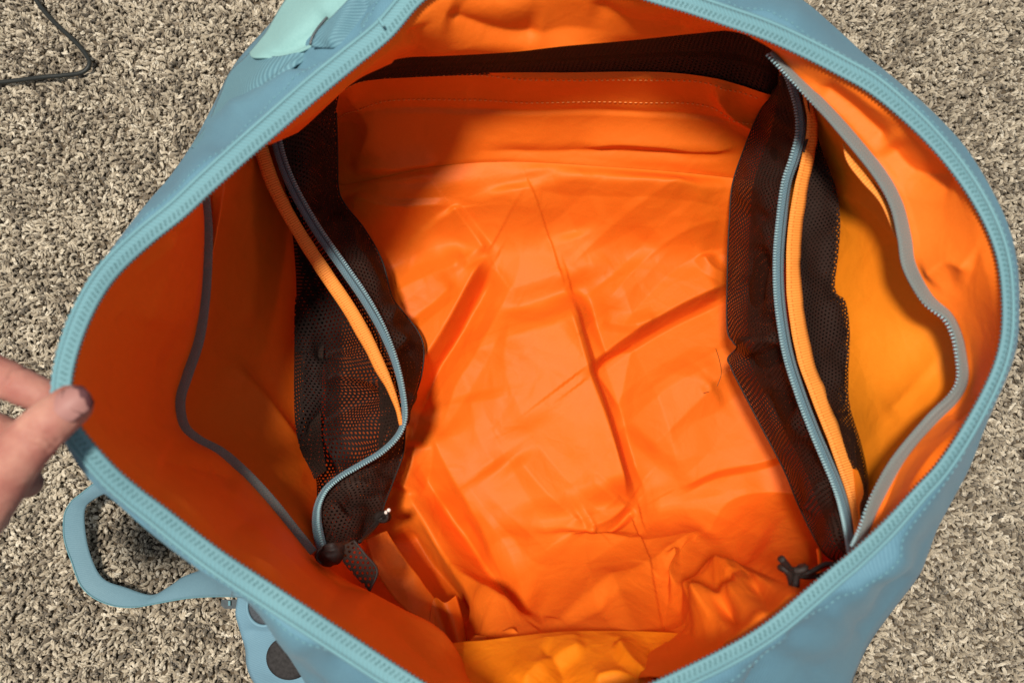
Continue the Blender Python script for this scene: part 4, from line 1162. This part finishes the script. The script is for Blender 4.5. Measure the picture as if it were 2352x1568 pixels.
# ------------------------------------------------------------------ hand
def make_hand():
    parts = []
    def limb(pts, rad, flat=1.0):
        n = 40
        c = cr(np.array([p[:3] for p in pts], float), n)
        rr = np.interp(np.linspace(0, 1, n), np.linspace(0, 1, len(rad)), rad)
        W = P(c[:, 0], c[:, 1], c[:, 2])
        # rounded ends
        parts.append(tube_verts(W, rr, 20, flat))
        for q, r in ((W[0], rr[0]), (W[-1], rr[-1])):
            Vb, Fb = bead_template(16, 10)
            parts.append((list(Vb * [r, r, r * flat] + q), Fb))
    # thumb, on top of the rim
    limb([(163, 931, .3545), (126, 960, .3575), (84, 998, .358), (32, 1058, .356), (-30, 1155, .348), (-150, 1320, .335)], [.0083, .0096, .0103, .0107, .0114, .0135], .85)
    limb([(38, 1095, .318), (-20, 1120, .315), (-120, 1200, .32)], [.0095, .013, .015], .8)
    # index finger, under the rim
    limb([(118, 916, .334), (62, 893, .336), (0, 866, .336), (-90, 838, .335), (-220, 860, .332), (-380, 1010, .325)], [.0070, .0082, .0090, .0098, .0104, .012], .95)
    # middle, ring and little finger curled behind
    limb([(40, 1010, .305), (-20, 985, .300), (-110, 960, .305), (-260, 960, .318), (-400, 1080, .322)], [.0078, .0088, .0094, .0102, .012])
    limb([(62, 1108, .300), (10, 1110, .295), (-90, 1060, .298), (-250, 1050, .310), (-400, 1160, .316)], [.0070, .0084, .0092, .0100, .012])
    limb([(-10, 1190, .300), (-60, 1180, .292), (-140, 1150, .292), (-270, 1150, .300), (-400, 1240, .308)], [.0062, .0072, .0080, .0090, .011])
    # palm and wrist
    limb([(-170, 1080, .325), (-330, 1150, .322), (-440, 1220, .318)], [.014, .024, .024], .7)
    limb([(-150, 1250, .325), (-300, 1280, .320), (-440, 1300, .316)], [.014, .020, .020], .8)
    V, F = join(parts)
    o = mesh_obj("hand", V, F, M_SKIN)
    o["label"] = "hand with chipped dark nail polish pinching the left rim of the bag"
    o["category"] = "hand"
    m = o.modifiers.new("weld_skin", 'REMESH'); m.mode = 'VOXEL'; m.voxel_size = .0012; m.use_smooth_shade = True
    m = o.modifiers.new("smooth", 'SMOOTH'); m.factor = .5; m.iterations = 9
    # knuckle creases: fine displacement handled by evaluated mesh
    dg = bpy.context.evaluated_depsgraph_get()
    me = bpy.data.meshes.new_from_object(o.evaluated_get(dg))
    n = len(me.vertices); co = np.empty(n * 3); me.vertices.foreach_get("co", co); co = co.reshape(-1, 3)
    no = np.empty(n * 3); me.vertices.foreach_get("normal", no); no = no.reshape(-1, 3)
    def pw(x, y, z): return P(x, y, z)
    for (x, y, z_), (dx, dy), wd, dep in [((70, 1008, .37), (.62, -.78), .0007, .0007), ((80, 996, .37), (.62, -.78), .0006, .0005), ((58, 1022, .37), (.62, -.78), .0007, .0006), ((15, 862, .345), (1, .35), .0008, .0006)]:
        c0_ = pw(x, y, z_); d = np.array([dx, -dy, 0]); d /= np.linalg.norm(d)
        rel = co - c0_; s_ = rel @ d
        near = np.exp(-((rel[:, 0] ** 2 + rel[:, 1] ** 2) / .010 ** 2))
        wob = 0.0006 * np.sin(rel @ np.array([-d[1], d[0], 0]) * 900)
        co -= no * (1.7 * dep * np.exp(-((s_ + wob) / wd) ** 2) * near * (rel[:, 2] > -.01))[:, None]
    red = np.zeros(n)
    for (x, y, z_), r, k in [((160, 955, .36), .009, .7), ((70, 905, .335), .010, 1.0), ((40, 1000, .33), .02, .5), ((30, 850, .34), .012, .3), ((160, 915, .36), .005, .4)]:
        q = pw(x, y, z_); red += k * np.exp(-(((co - q) ** 2).sum(1)) / r ** 2)
    me.vertices.foreach_set("co", co.ravel())
    at = me.attributes.new("redness", 'FLOAT', 'POINT'); at.data.foreach_set("value", np.clip(red, 0, 1))
    me.polygons.foreach_set("use_smooth", [True] * len(me.polygons))
    me.materials.clear(); me.materials.append(M_SKIN); me.update()
    o.modifiers.clear(); o.data = me
    # thumb nail: a curved plate lying on the upper side of the tip
    ax = P(178, 908, .3) - P(118, 957, .3); ax[2] = 0; ax /= np.linalg.norm(ax)
    sd = np.array([-ax[1], ax[0], 0]); upv = np.array([0, 0, 1.])
    cen_ = P(146, 930, .3638)
    nu_, nv_ = 22, 18
    Wn = np.zeros((nu_, nv_, 3)); uvn = np.zeros((nu_, nv_, 2))
    for i in range(nu_):
        u = i / (nu_ - 1)
        L = -.0066 + .0150 * u
        half = .0060 * (1 - max(0, (0.25 - u) / 0.25) ** 2 * .45) * (1 - max(0, (u - .75) / .25) ** 2 * .35)
        for j in range(nv_):
            t = -1 + 2 * j / (nv_ - 1)
            Lc = L - .0016 * t * t * (1 if u > .5 else -1)
            zc_ = -.0030 * t * t - .0026 * max(0, u - .35) ** 2 * 3 - .0006 * (1 - u) ** 3
            Wn[i, j] = cen_ + ax * Lc + sd * half * t + upv * zc_
            uvn[i, j] = (u, j / (nv_ - 1))
    grid_obj("fingernail", Wn, M_NAIL, o, thick=.0005, uvs=uvn)
make_hand()
